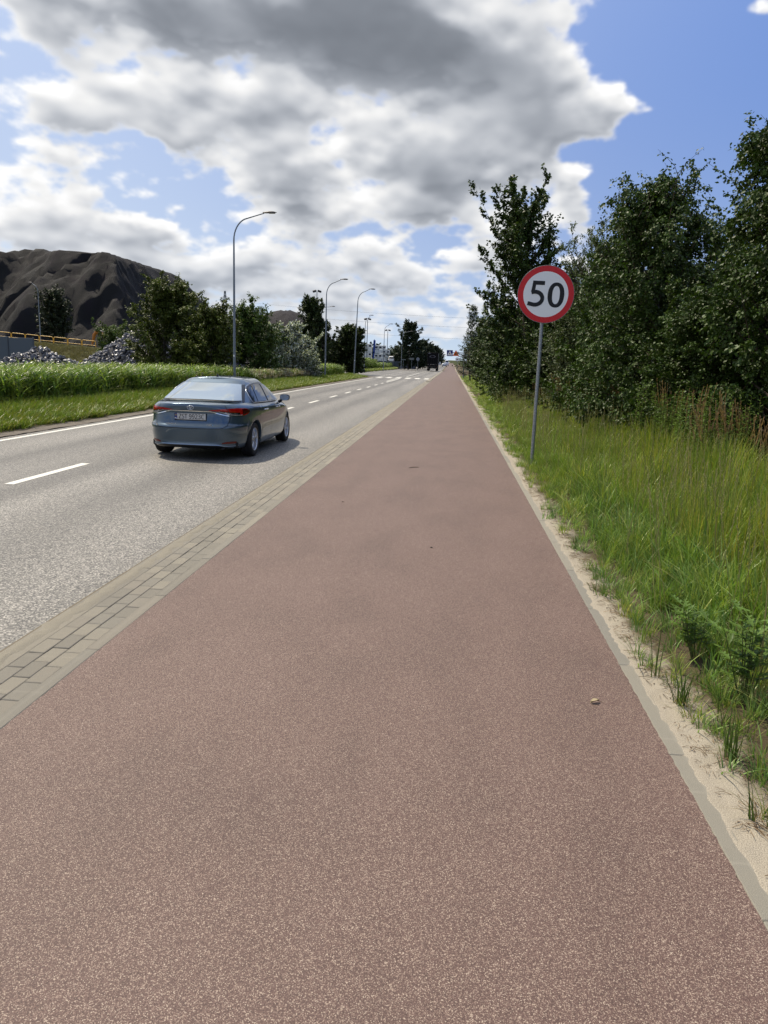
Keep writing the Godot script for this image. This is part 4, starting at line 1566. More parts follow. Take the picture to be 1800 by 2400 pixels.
func build_truck() -> void:
	var z := -178.0
	var t := thing("truck", "tall dark box lorry driving away far down the road", "truck", Vector3(-4.52, ROAD_Y + 0.12, z))
	var dark := mat(Color(0.022, 0.021, 0.03), 0.6, 0.0, 0.25)
	var b := MB.new()
	b.box(Vector3(0, 2.62, -5.2), Vector3(2.55, 3.15, 10.4), 0.05)
	part("cargo_box", b, dark, t)
	b = MB.new()
	for x in [-1.25, 1.25]:
		b.box(Vector3(x, 2.62, 0.01), Vector3(0.05, 3.12, 0.05), 0.01)
	b.box(Vector3(0, 4.16, 0.01), Vector3(2.5, 0.06, 0.05), 0.01)
	b.box(Vector3(0, 1.08, 0.01), Vector3(2.5, 0.08, 0.05), 0.01)
	part("door_frame", b, mat(Color(0.16, 0.15, 0.13), 0.4, 0.4), t)
	for s in [-1.0, 1.0]:
		b = MB.new()
		b.box(Vector3(0.61 * s, 2.62, 0.0), Vector3(1.19, 2.95, 0.03), 0.008)
		var door := part("door", b, dark, t)
		b = MB.new()
		for x in [0.25, 0.85]:
			b.tube([Vector3(x * s, 1.18, 0.035), Vector3(x * s, 4.05, 0.035)], [0.014, 0.014], 5)
		part("locking_bar", b, mat(Color(0.12, 0.12, 0.13), 0.4, 0.5), door)
	b = MB.new()
	for k in 14:
		var a := TAU * k / 14
		b.box(Vector3(-0.03 + 0.62 * cos(a), 3.32 + 0.22 * sin(a), 0.022), Vector3(0.09, 0.07, 0.008))
	b.box(Vector3(-0.8, 4.02, 0.022), Vector3(0.5, 0.07, 0.008))
	part("lettering", b, mat(Color(0.62, 0.62, 0.66), 0.5), t)
	b = MB.new()
	for x in [-1.0, -0.42, -0.28, 0.1, 0.25, 0.42, 0.86]:
		b.box(Vector3(x, 1.46, 0.025), Vector3(0.12, 0.10, 0.012))
	part("pale_markings", b, mat(Color(0.66, 0.64, 0.60), 0.5), t)
	b = MB.new()
	b.box(Vector3(0, 1.0, -0.1), Vector3(2.5, 0.14, 0.2), 0.02)
	b.box(Vector3(0, 0.62, -0.25), Vector3(2.35, 0.16, 0.12), 0.02)
	for x in [-0.9, 0.9]:
		b.box(Vector3(x, 0.82, -0.3), Vector3(0.08, 0.4, 0.1))
	b.box(Vector3(0, 0.9, -5.2), Vector3(0.9, 0.26, 10.0))
	part("bumper", b, mat(Color(0.05, 0.05, 0.055), 0.5), t)
	for x in [-1.0, 1.0]:
		b = MB.new()
		b.box(Vector3(x, 1.06, 0.02), Vector3(0.42, 0.12, 0.03), 0.01)
		part("tail_lamp", b, mat(Color(0.34, 0.05, 0.02), 0.25), t)
		b = MB.new()
		b.box(Vector3(x * 0.93, 0.66, -0.17), Vector3(0.36, 0.08, 0.02), 0.006)
		part("reflector_plate", b, mat(Color(0.55, 0.50, 0.42), 0.3), t)
	b = MB.new()
	b.box(Vector3(0, 0.66, -0.17), Vector3(0.5, 0.11, 0.015), 0.003)
	part("number_plate", b, mat(Color(0.55, 0.52, 0.45), 0.5), t)
	for p in [[-1.0, -1.6], [1.0, -1.6], [-1.0, -2.9], [1.0, -2.9], [-1.02, -9.6], [1.02, -9.6]]:
		b = MB.new()
		box_wheel(b, Vector3(p[0], 0.5, p[1]), 0.5, 0.46)
		part("wheel", b, mat(Color(0.03, 0.03, 0.03), 0.8), t)
	b = MB.new()
	b.box(Vector3(0, 1.9, -11.3), Vector3(2.4, 2.6, 1.7), 0.15)
	part("cab", b, dark, t)

func far_car(called: String, label: String, at: Vector3, paint: Material, tall: float, away := true) -> void:
	var t := thing(called, label, "van" if tall > 1.8 else "car", at)
	var b := MB.new()
	var rows := []
	var prof := [[2.1, 0.55, 0.72], [2.15, 0.75, 0.86], [2.1, 1.0, 0.86], [1.75, tall * 0.9, 0.72], [1.2, tall, 0.66], [-0.2, tall, 0.66], [-0.9, tall * 0.72, 0.78], [-1.9, tall * 0.58, 0.82], [-2.1, 0.6, 0.8]]
	for p in prof:
		var row := PackedVector3Array()
		for k in 9:
			var u := k / 4.0 - 1.0
			var e: float = p[2] * (signf(u) * minf(absf(u) * 1.25, 1.0))
			row.append(Vector3(e, lerpf(p[1], 0.35, smoothstep(0.72, 1.0, absf(u))), p[0]))
		rows.append(row)
	b.grid(rows, true)
	b.box(Vector3(0, 0.5, 0), Vector3(1.7, 0.5, 4.1), 0.1)
	part("body", b, paint, t)
	b = MB.new()
	b.quad(Vector3(-0.62, tall * 0.66, 2.02), Vector3(0.62, tall * 0.66, 2.02), Vector3(0.55, tall * 0.88, 1.82), Vector3(-0.55, tall * 0.88, 1.82))
	part("rear_window", b, mat(Color(0.05, 0.06, 0.07), 0.05), t)
	for x in [-0.72, 0.72]:
		b = MB.new()
		b.box(Vector3(x, 0.85, 2.12), Vector3(0.22, 0.16, 0.08), 0.02)
		part("lamp", b, mat(Color(0.45, 0.02, 0.03) if away else Color(0.9, 0.9, 0.85), 0.2), t)
	for p in [[-0.78, 1.35], [0.78, 1.35], [-0.78, -1.35], [0.78, -1.35]]:
		b = MB.new()
		box_wheel(b, Vector3(p[0], 0.32, p[1]), 0.32, 0.2)
		part("wheel", b, mat(Color(0.03, 0.03, 0.03), 0.8), t)

func build_far_cars() -> void:
	far_car("car", "silver car far ahead, right of the dark lorry", Vector3(-2.75, ROAD_Y + gy(-285.0) + 0.14, -285.0), mat(Color(0.62, 0.65, 0.68), 0.3, 0.5), 1.45)
	far_car("van", "white van beyond the silver car", Vector3(-2.2, ROAD_Y + gy(-330.0) + 0.16, -330.0), mat(Color(0.80, 0.81, 0.82), 0.35), 2.5)
	far_car("car", "pale oncoming car left of the silver car", Vector3(-5.7, ROAD_Y + gy(-345.0) + 0.16, -345.0), mat(Color(0.70, 0.72, 0.74), 0.3, 0.3), 1.5, false)

# ---------------------------------------------------------------- plants
func leaf_mat(rough := 0.42, through := 0.45) -> StandardMaterial3D:
	var m := vmat(rough, 0.36)
	m.backlight_enabled = true
	m.backlight = Color(0.9 * through, 1.0 * through, 0.45 * through).linear_to_srgb()
	return m

func add_leaf(b: MB, p: Vector3, d: Vector3, up: Vector3, l: float, w: float, c: Color) -> void:
	var s := d.cross(up)
	if s.length_squared() < 1e-6: s = d.cross(Vector3(0.3, 0.2, 0.9))
	s = s.normalized()
	var n := s.cross(d).normalized()
	var k := b.v.size()
	var m := p + d * (l * 0.42) - n * (w * 0.12)
	b.v.append(p); b.v.append(m + s * (w * 0.5) + n * (w * 0.22)); b.v.append(p + d * l); b.v.append(m - s * (w * 0.5) + n * (w * 0.22))
	var n1 := (n - s * 0.35).normalized(); var n2 := (n + s * 0.35).normalized()
	b.n.append(n); b.n.append(n1); b.n.append(n); b.n.append(n2)
	for i in 4:
		b.c.append(c); b.u.append(Vector2.ZERO); b.u2.append(Vector2.ZERO)
	b.ix.append_array([k, k + 2, k + 1, k, k + 3, k + 2])

func rot_off(r: RandomNumberGenerator, d: Vector3, a: float) -> Vector3:
	var x := d.cross(Vector3.UP if absf(d.y) < 0.9 else Vector3.RIGHT).normalized()
	var y := d.cross(x)
	var t := r.randf() * TAU
	return (d * cos(a) + (x * cos(t) + y * sin(t)) * sin(a)).normalized()

# returns [wood, leaves]; p.h height, p.r widest radius, p.prof list of [height fraction, radius fraction]
func grow(p: Dictionary) -> Array:
	var r := rngs(p.seed)
	var wood := MB.new()
	var lv := MB.new()
	var h: float = p.h
	var rad0: float = p.r
	var droop: float = p.get("droop", 0.0)
	var size: float = p.get("leaf", 0.07)
	var base: Color = p.get("col", Color(0.05, 0.085, 0.024))
	var var_c: float = p.get("var", 0.35)
	var pale: float = p.get("pale", 0.0)
	var stems: int = p.get("stems", 1)
	var hang: float = p.get("hang", 0.2)
	var per: int = p.leaves
	var subs: int = p.subs
	for st in stems:
		var lean := Vector3(gauss(r) * 0.10, 0, gauss(r) * 0.10) * (1.0 if stems == 1 else 2.2)
		var sh: float = h * (1.0 if st == 0 else 0.72 + 0.25 * r.randf())
		var off := Vector3.ZERO if stems == 1 else Vector3(gauss(r), 0, gauss(r)) * rad0 * 0.35
		var tp := []
		var tr := []
		var wob := Vector3(gauss(r), 0, gauss(r)) * 0.05 * sh
		for i in 9:
			var t := i / 8.0
			tp.append(off + Vector3(0, sh * t - 0.15, 0) + lean * sh * t * t + wob * sin(t * 5.0) * 0.5)
			tr.append(lerpf(p.get("trunk", 0.07) * (1.0 if stems == 1 else 0.7), 0.008, pow(t, 0.8)))
		wood.col = p.get("bark", Color(0.10, 0.085, 0.07))
		wood.tube(tp, tr, 7, false)
		wood.col = Color(0.075, 0.06, 0.045)
		var limbs: int = int(p.limbs) / stems
		var t0: float = p.get("t0", 0.12)
		for i in limbs:
			var t := lerpf(t0, 0.99, (i + r.randf()) / limbs)
			var fi := t * 8.0
			var ii := mini(int(fi), 7)
			var at: Vector3 = tp[ii].lerp(tp[ii + 1], fi - ii)
			var az := i * 2.39996 + r.randf() * 0.9
			var el := lerpf(p.get("el0", 0.25), p.get("el1", 1.0), t) + gauss(r) * 0.18
			var d := Vector3(cos(az) * cos(el), sin(el), sin(az) * cos(el))
			var l: float = rad0 * tab(p.prof, t) * (0.72 + 0.5 * r.randf()) / maxf(0.45, cos(el) * 1.0)
			if p.has("boost"):
				for q in p.boost:
					var k := maxf(0.0, d.dot(q[0])) * exp(-pow((t - q[2]) / q[3], 2.0))
					l *= 1.0 + q[1] * k * k
			l = minf(l, rad0 * 2.2)
			var lp := [at]
			var lr := [tr[ii] * 0.55]
			var dd := d
			for k in 4:
				dd = (dd + Vector3(0, p.get("curl", 0.08) - droop * (k / 3.0) * 0.35, 0) + Vector3(gauss(r), gauss(r), gauss(r)) * 0.10).normalized()
				lp.append(lp[k] + dd * l * 0.25)
				lr.append(maxf(0.003, tr[ii] * 0.55 * (1.0 - (k + 1) / 4.4)))
			wood.tube(lp, lr, 4, false)
			for s in subs:
				var f := lerpf(p.get("f0", 0.22), 1.0, (s + r.randf()) / subs)
				var gi := minf(f * 4.0, 3.999)
				var g0 := int(gi)
				var sp: Vector3 = lp[g0].lerp(lp[g0 + 1], gi - g0)
				var sd: Vector3 = rot_off(r, (lp[g0 + 1] - lp[g0]).normalized(), 0.35 + 0.75 * r.randf())
				sd.y += 0.12 - droop * 0.5
				sd = sd.normalized()
				var sl: float = (p.get("twig", 0.5)) * (0.55 + 0.7 * r.randf()) * (1.0 - 0.35 * f)
				var e1 := sp + sd * sl * 0.5
				var e2 := e1 + (sd + Vector3(0, -droop * 0.8, 0)).normalized() * sl * 0.5
				if s % 2 == 0:
					wood.tube([sp, e1, e2], [0.006, 0.004, 0.002], 3, false)
				var tone := 1.0 + gauss(r) * var_c
				for k in per:
					var q := r.randf()
					var lpnt := (sp.lerp(e1, q * 2.0) if q < 0.5 else e1.lerp(e2, q * 2.0 - 1.0)) + Vector3(gauss(r), gauss(r), gauss(r)) * sl * 0.16
					var ld := (sd * 0.5 + Vector3(gauss(r), gauss(r), gauss(r)) * 0.8 + Vector3(0, -hang, 0)).normalized()
					var up := Vector3(gauss(r) * 0.7, 1.0 - hang * 0.55, gauss(r) * 0.7 + 0.15)
					var sz := size * (0.7 + 0.6 * r.randf())
					var tt := clampf(tone + gauss(r) * 0.25, 0.45, 1.9)
					var c := Color(base.r * tt * (0.9 + 0.25 * r.randf()), base.g * tt, base.b * tt)
					if pale > 0.0 and r.randf() < pale: c = Color(0.68, 0.70, 0.62)
					add_leaf(lv, lpnt, ld, up, sz, sz * p.get("slim", 0.72), c)
	for k in p.get("shoots", 0):
		var t := 0.35 + 0.65 * sqrt(r.randf())
		var az := r.randf() * TAU
		var rr: float = rad0 * tab(p.prof, t) * (0.75 + 0.35 * r.randf())
		var o := Vector3(cos(az) * rr, h * t, sin(az) * rr)
		if r.randf() < 0.4: o = Vector3(gauss(r) * rad0 * 0.35, h * (0.92 + 0.12 * r.randf()), gauss(r) * rad0 * 0.35)
		var d := (Vector3(cos(az) * 0.55, 0.75 + 0.5 * r.randf(), sin(az) * 0.55)).normalized()
		var l: float = p.get("shoot", 0.9) * (0.6 + 0.7 * r.randf())
		var m := o + d * l * 0.6
		var e := m + (d + Vector3(cos(az) * 0.3, -0.25, sin(az) * 0.3)).normalized() * l * 0.5
		wood.tube([o - d * l * 0.5, o, m, e], [0.010, 0.008, 0.005, 0.002], 3, false)
		for q in 30:
			var f := r.randf()
			var at := o.lerp(m, f * 2.0) if f < 0.5 else m.lerp(e, f * 2.0 - 1.0)
			var tt := 0.8 + 0.5 * r.randf()
			var off := Vector3(gauss(r), gauss(r), gauss(r)) * size * 0.9
			add_leaf(lv, at + off, Vector3(gauss(r), -0.5 * hang + gauss(r) * 0.6, gauss(r)).normalized(), Vector3(gauss(r), 0.6, gauss(r)), size * (0.8 + 0.5 * r.randf()), size * p.get("slim", 0.72), Color(base.r * tt, base.g * tt, base.b * tt))
	return [wood, lv]

var bark := vmat(0.9, 0.2)

func make_tree(called: String, label: String, category: String, p: Dictionary, at: Vector3, turn := 0.0, group := "", m: Material = null) -> Node3D:
	var g := grow(p)
	var t := thing(called, label, category, at, turn, group)
	part("trunk" if p.get("stems", 1) == 1 else "stems", g[0], bark, t)
	tag(part("crown", g[1], m if m else leaf_mat(p.get("rough", 0.5), p.get("through", 0.45)), t), "", "", "", "stuff")
	return t

func again(t: Node3D, called: String, label: String, at: Vector3, turn: float, sc: Vector3, group := "") -> Node3D:
	var o := dup(t, called, label, at, turn, group)
	o.scale = sc
	return o

func build_right_trees() -> void:
	var gp := "birches along the right verge"
	var birch_prof := [[0.0, 0.5], [0.12, 0.85], [0.3, 1.0], [0.55, 0.85], [0.8, 0.52], [0.95, 0.22], [1.0, 0.1]]
	var dark := Color(0.044, 0.078, 0.012)
	var pa := {"h": 4.9, "r": 1.45, "shoots": 34, "shoot": 0.8, "through": 0.32, "prof": birch_prof, "limbs": 88, "subs": 16, "leaves": 46, "leaf": 0.062, "twig": 0.62, "droop": 0.75, "hang": 0.75, "t0": 0.06, "el0": 0.2, "el1": 1.15, "trunk": 0.075, "seed": 11, "col": dark, "bark": Color(0.36, 0.34, 0.30)}
	var a := make_tree("birch_tree", "tall leafy birch left of the right-hand blue gap of sky, with ragged twin tops", "tree", pa, Vector3(3.95, 0.0, -15.6), 0.0, gp)
	pa.seed = 29
	pa.limbs = 70
	pa.h = 5.6
	pa.r = 1.3
	var b := make_tree("birch_tree", "tallest birch, cut off by the right edge of the photo", "tree", pa, Vector3(5.0, -0.45, -12.0), 0.6, gp)
	again(b, "birch_tree", "lower birch filling the gap right of the twin-topped birch", Vector3(5.3, -0.55, -15.0), 2.2, Vector3(0.95, 0.62, 0.95), gp)
	again(a, "birch_tree", "low birch under the gap of sky between the two tallest birches", Vector3(4.6, -0.35, -13.4), 1.4, Vector3(0.8, 0.62, 0.8), gp)
	again(a, "birch_tree", "dark birch nearest the camera at the right edge", Vector3(5.9, -0.6, -9.4), 4.1, Vector3(1.15, 1.15, 1.15), gp)
	again(b, "birch_tree", "birch in the second row behind the twin-topped birch", Vector3(6.6, -0.65, -19.5), 3.3, Vector3(1.2, 0.72, 1.2), gp)
	again(a, "birch_tree", "birch in the second row behind the tallest birch", Vector3(7.4, -0.65, -14.6), 5.2, Vector3(1.2, 0.95, 1.2), gp)
	again(b, "birch_tree", "leaning birch with an arching left twig, beside the pale-leaved tree", Vector3(5.6, -0.1, -18.0), 1.1, Vector3(0.95, 0.70, 0.95), gp)
	# paler, finer-leaved tree between birches and poplar
	var pw := {"h": 4.9, "r": 1.35, "shoots": 20, "shoot": 0.6, "prof": [[0.0, 0.6], [0.2, 0.95], [0.5, 1.0], [0.8, 0.7], [1.0, 0.2]], "limbs": 80, "subs": 14, "leaves": 40, "leaf": 0.078, "slim": 0.45, "twig": 0.55, "droop": 0.1, "hang": 0.15, "t0": 0.05, "el0": 0.4, "el1": 1.2, "trunk": 0.08, "seed": 43, "col": Color(0.085, 0.115, 0.045)}
	var w := make_tree("willow_tree", "pale grey-green tree with a feathery top, above and right of the speed sign", "tree", pw, Vector3(4.05, -0.1, -24.5), 0.0)
	# the poplar whose branches reach out over the path
	var pp := {"h": 7.0, "r": 1.95, "shoots": 26, "shoot": 0.9, "through": 0.32, "prof": [[0.0, 0.5], [0.15, 0.9], [0.35, 1.0], [0.5, 0.95], [0.62, 0.8], [0.75, 0.85], [0.9, 0.7], [1.0, 0.4]], "limbs": 76, "subs": 15, "leaves": 38, "leaf": 0.115, "slim": 0.85, "twig": 0.6, "droop": 0.05, "hang": 0.4, "t0": 0.08, "el0": 0.12, "el1": 1.15, "curl": 0.10, "trunk": 0.13, "seed": 57, "col": Color(0.046, 0.076, 0.015), "boost": [[Vector3(-0.97, 0.2, 0.1), 1.0, 0.56, 0.09], [Vector3(-1, 0.3, 0), 0.9, 0.74, 0.05], [Vector3(-1, 0.1, 0.1), 0.6, 0.40, 0.05]]}
	make_tree("poplar_tree", "tall poplar behind the speed sign, its branches reaching left over the path", "tree", pp, Vector3(3.0, -0.1, -33.0), 0.0)
	pp.seed = 58; pp.h = 6.2; pp.r = 2.2; pp.erase("boost"); pp.leaf = 0.12; pp.limbs = 66; pp.t0 = 0.03
	pp.prof = [[0.0, 0.7], [0.25, 1.0], [0.6, 0.9], [0.85, 0.6], [1.0, 0.25]]
	pp.stems = 3
	var bu := make_tree("bush", "broad dark hedge bush right behind the speed sign post", "bush", pp, Vector3(4.3, -0.2, -28.3), 0.4, "hedge bushes along the right verge")
	bu.scale = Vector3(0.85, 0.56, 0.85)
	# low hedge at the foot of the trees
	var ph := {"h": 2.6, "r": 1.25, "prof": [[0.0, 0.9], [0.3, 1.0], [0.7, 0.8], [1.0, 0.35]], "limbs": 72, "subs": 11, "leaves": 40, "leaf": 0.058, "slim": 0.8, "twig": 0.42, "droop": 0.15, "hang": 0.35, "t0": 0.02, "el0": 0.15, "el1": 1.1, "trunk": 0.03, "stems": 3, "seed": 71, "col": Color(0.050, 0.088, 0.014), "through": 0.35}
	var hb := make_tree("bush", "small-leaved bush at the foot of the twin-topped birch", "bush", ph, Vector3(4.15, -0.2, -14.4), 0.0, "hedge bushes along the right verge")
	var gh := "hedge bushes along the right verge"
	for q in [[4.25, -17.3, 1.1, 1.1, "leafy bush beyond the dry reed-grass tuft"], [4.3, -20.2, 1.2, 1.15, "leafy bush left of the pale willow-like tree's foot"], [4.4, -23.0, 1.2, 1.3, "leafy bush right of the sign post, below the disc"], [4.1, -31.5, 1.4, 1.25, "bush under the poplar's right side"], [3.4, -36.0, 1.5, 1.2, "bush under the poplar's left side"], [3.5, -40.5, 1.3, 1.3, "bush left of the sign post at mid height"]]:
		again(hb, "bush", q[4], Vector3(q[0], -0.2, q[1]), q[1] * 1.7, Vector3(q[2], q[3], q[2]), gh)
	# the hedge that runs on to the vanishing point
	var names := ["rounded hedge tree left of the sign disc", "dark hedge tree next along, leaning over the path edge", "third hedge tree towards the far end", "low hedge tree before the pointed fir", "hedge tree beside the pointed fir", "hedge tree behind the gantry post", "hedge tree above the orange sign", "small hedge tree above the blue sign", "far hedge tree where the path ends", "farthest hedge tree on the right side"]
	var spots := [[3.9, -45.0, 4.3], [3.9, -52.0, 4.4], [4.0, -60.0, 4.9], [4.3, -69.0, 4.7], [4.6, -80.0, 5.2], [5.3, -92.0, 5.4], [5.7, -108.0, 5.7], [5.8, -128.0, 6.2], [6.2, -155.0, 6.4], [6.8, -190.0, 7.0]]
	var pf := {"h": 5.0, "r": 2.1, "prof": [[0.0, 0.75], [0.25, 1.0], [0.6, 0.9], [0.85, 0.6], [1.0, 0.3]], "limbs": 66, "subs": 11, "leaves": 32, "leaf": 0.135, "slim": 0.8, "twig": 0.65, "droop": 0.15, "hang": 0.3, "t0": 0.03, "el0": 0.2, "el1": 1.1, "trunk": 0.08, "stems": 2, "seed": 83, "col": Color(0.044, 0.072, 0.014), "shoots": 24, "shoot": 0.8, "through": 0.3}
	var hf := make_tree("hedge_tree", names[0], "tree", pf, Vector3(spots[0][0], -0.2, spots[0][1]), 0.0, "hedge running to the vanishing point")
	hf.scale = Vector3(0.9, spots[0][2] / 5.0, 0.9)
	for k in range(1, spots.size()):
		var s: Array = spots[k]
		again(hf, "hedge_tree", names[k], Vector3(s[0], -0.2 + gy(s[1]), s[1]), k * 1.9, Vector3(1.0 + 0.07 * k, s[2] / 5.0, 1.0 + 0.1 * k), "hedge running to the vanishing point")
	var back := ["dark backing tree deep behind the tallest birch", "dark backing tree deep behind the twin-topped birch", "dark backing tree behind the leaning birch", "dark backing tree behind the pale willow-like tree", "dark backing tree right of the poplar", "dark backing tree directly behind the poplar trunk", "dark backing tree nearest the camera at the right edge"]
	var bs := [[9.5, -16.0, 5.6], [9.8, -21.5, 5.8], [8.2, -25.5, 5.2], [8.0, -31.0, 5.6], [7.0, -37.0, 5.4], [5.6, -43.0, 5.2], [8.6, -11.0, 5.2]]
	for k in bs.size():
		var s: Array = bs[k]
		again(hf, "backing_tree", back[k], Vector3(s[0], -0.5, s[1]), k * 1.3 + 0.7, Vector3(1.15, s[2] / 5.0, 1.15), "trees behind the front row on the right")
	var pc := {"h": 7.6, "r": 1.5, "prof": [[0.0, 0.9], [0.2, 1.0], [0.6, 0.55], [0.85, 0.25], [1.0, 0.06]], "limbs": 80, "subs": 7, "leaves": 12, "leaf": 0.16, "slim": 0.35, "twig": 0.45, "droop": 0.25, "hang": 0.3, "t0": 0.1, "el0": 0.0, "el1": 0.5, "trunk": 0.1, "seed": 91, "col": Color(0.032, 0.052, 0.022)}
	make_tree("fir_tree", "small pointed fir rising from the hedge left of the poplar", "tree", pc, Vector3(1.95, -0.1, -77.0), 0.0)

func build_left_trees() -> void:
	var ps := {"h": 5.5, "r": 2.3, "prof": [[0.0, 0.8], [0.2, 1.0], [0.45, 0.9], [0.7, 0.62], [0.9, 0.35], [1.0, 0.12]], "limbs": 90, "subs": 14, "leaves": 40, "leaf": 0.125, "slim": 0.75, "twig": 0.75, "droop": 0.3, "hang": 0.45, "t0": 0.04, "el0": 0.25, "el1": 1.2, "trunk": 0.10, "stems": 2, "shoots": 30, "shoot": 1.0, "seed": 111, "col": Color(0.085, 0.108, 0.020)}
	make_tree("bushy_birch", "big bushy olive-green birch at the right foot of the black heap", "tree", ps, Vector3(-17.3, -0.4, -46.0), 0.3)
	ps.seed = 112; ps.h = 4.0; ps.r = 2.2; ps.limbs = 60
	make_tree("bushy_birch", "lower bush leaning right from the big olive-green birch", "bush", ps, Vector3(-14.9, -0.4, -44.6), 1.3)
	var pr := {"h": 5.0, "r": 2.2, "prof": [[0.0, 0.7], [0.2, 1.0], [0.5, 1.0], [0.75, 0.7], [0.9, 0.45], [1.0, 0.2]], "limbs": 70, "subs": 14, "leaves": 30, "leaf": 0.18, "slim": 0.5, "twig": 0.85, "droop": 0.25, "hang": 0.25, "t0": 0.06, "el0": 0.1, "el1": 1.0, "trunk": 0.10, "stems": 2, "shoots": 18, "shoot": 0.9, "seed": 121, "col": Color(0.070, 0.112, 0.022)}
	make_tree("robinia_tree", "robinia with feathery tiered leaves behind the nearest street lamp", "tree", pr, Vector3(-14.6, -0.4, -56.0), 0.0)
	pr.seed = 122; pr.h = 3.9; pr.limbs = 50
	make_tree("robinia_tree", "lower leafy robinia between the big birch and the nearest lamp", "tree", pr, Vector3(-17.6, -0.4, -57.0), 1.0)
	var pw := {"h": 4.1, "r": 1.8, "prof": [[0.0, 0.8], [0.25, 1.0], [0.6, 0.75], [0.85, 0.4], [1.0, 0.15]], "limbs": 60, "subs": 13, "leaves": 28, "leaf": 0.15, "slim": 0.8, "twig": 0.65, "droop": 0.05, "hang": 0.1, "t0": 0.03, "el0": 0.35, "el1": 1.25, "trunk": 0.06, "stems": 3, "seed": 131, "col": Color(0.066, 0.092, 0.036), "pale": 0.6, "shoots": 16, "shoot": 0.9}
	var w := make_tree("white_poplar", "white-leaved poplar bush nearest the robinia", "bush", pw, Vector3(-14.4, -0.4, -63.0), 0.0, "silvery poplar bushes by the road")
	again(w, "white_poplar", "white-leaved poplar bush by the second street lamp", Vector3(-13.1, -0.4, -66.5), 2.1, Vector3(0.9, 0.82, 0.9), "silvery poplar bushes by the road")
	again(w, "white_poplar", "lowest white-leaved poplar bush, spreading over the verge", Vector3(-12.2, -0.4, -64.0), 4.0, Vector3(0.75, 0.55, 0.75), "silvery poplar bushes by the road")
	var pd := {"h": 8.8, "r": 2.4, "prof": [[0.0, 0.75], [0.2, 1.0], [0.5, 0.85], [0.75, 0.6], [0.9, 0.38], [1.0, 0.15]], "limbs": 72, "subs": 11, "leaves": 24, "leaf": 0.27, "slim": 0.75, "twig": 0.9, "droop": 0.2, "hang": 0.3, "t0": 0.05, "el0": 0.3, "el1": 1.2, "trunk": 0.14, "stems": 2, "seed": 141, "col": Color(0.046, 0.066, 0.022)}
	var d := make_tree("dark_tree", "tallest dark tree beside the second street lamp", "tree", pd, Vector3(-17.0, -0.5, -96.0), 0.0, "dark trees left of the side road")
	again(d, "dark_tree", "dark tree left of the tallest one, in front of the round black heap", Vector3(-19.2, -0.5, -97.0), 2.0, Vector3(0.9, 0.68, 0.9), "dark trees left of the side road")
	again(d, "dark_tree", "dark tree between the second and third street lamps", Vector3(-14.4, -0.5, -99.0), 3.5, Vector3(0.9, 0.68, 0.9), "dark trees left of the side road")
	again(d, "dark_tree", "dark tree behind the leaning street lamp", Vector3(-13.0, -0.5, -101.0), 5.0, Vector3(0.85, 0.70, 0.85), "dark trees left of the side road")
	# lone poplar beyond the junction, and the wood behind
	pd.seed = 151; pd.h = 10.2; pd.r = 3.3; pd.stems = 1; pd.leaf = 0.36; pd.twig = 1.1; pd.prof = [[0.0, 0.7], [0.2, 1.0], [0.5, 0.95], [0.75, 0.7], [0.92, 0.4], [1.0, 0.2]]; pd.col = Color(0.032, 0.05, 0.024)
	var lp := make_tree("poplar_tree", "lone round-headed poplar beyond the side road", "tree", pd, Vector3(-11.0, -0.4, -193.0), 0.0)
	var names := ["dark tree right of the lone poplar", "second dark tree right of the lone poplar", "dark tree above the lorry's left edge", "dark tree above the lorry's right edge", "low dark tree beyond the lorry", "dark tree where the road vanishes", "far tree left of the lone poplar", "far tree between containers and lone poplar"]
	var spots := [[-9.5, -215.0, 7.4], [-9.0, -235.0, 8.4], [-8.2, -262.0, 8.0], [-7.8, -300.0, 8.0], [-7.4, -350.0, 7.8], [-7.0, -420.0, 8.0], [-17.0, -250.0, 6.2], [-16.0, -225.0, 4.5]]
	for k in spots.size():
		var s: Array = spots[k]
		again(lp, "far_tree", names[k], Vector3(s[0], -0.4 + gy(s[1]), s[1]), k * 2.3, Vector3(0.85 + 0.08 * (k % 4), s[2] / 11.6, 0.9), "trees beyond the junction")
	# on the yard side
	pd.seed = 161; pd.h = 7.0; pd.r = 3.0; pd.leaf = 0.30; pd.col = Color(0.040, 0.052, 0.026); pd.prof = [[0.0, 0.85], [0.3, 1.0], [0.7, 0.8], [0.9, 0.5], [1.0, 0.25]]; pd.t0 = 0.02
	make_tree("yard_tree", "dull green tree standing before the big black heap", "tree", pd, Vector3(-75.6, 3.5, -140.0), 0.0)
	pd.seed = 162; pd.h = 2.5; pd.r = 2.0; pd.leaf = 0.17; pd.twig = 0.6; pd.stems = 3; pd.col = Color(0.085, 0.125, 0.028)
	make_tree("bush", "bright green bush at the end of the yellow railing", "bush", pd, Vector3(-30.2, -0.2, -67.0), 0.0)
	# two trees on the far side of the heap tree, and a far wood
	var far := MB.new()
	var r := rngs(171)
	far.col = Color(0.03, 0.045, 0.025)
	for i in 900:
		var x := lerpf(-420.0, 420.0, r.randf())
		if absf(x + 3.0) < 14.0: continue
		var z := -470.0 - 160.0 * r.randf()
		var hh := 7.0 + 5.0 * r.randf()
		for k in 26:
			var t := r.randf()
			var wf := 2.6 * sin(PI * clampf(t * 0.85 + 0.12, 0, 1))
			var p := Vector3(x + gauss(r) * wf, hh * t + gy(z), z + gauss(r) * wf)
			far.col = Color(0.03, 0.045, 0.025) * (0.8 + 0.5 * r.randf())
			add_leaf(far, p, Vector3(gauss(r), gauss(r), gauss(r)).normalized(), Vector3(gauss(r), 1, gauss(r)), 2.2, 1.9, far.col)
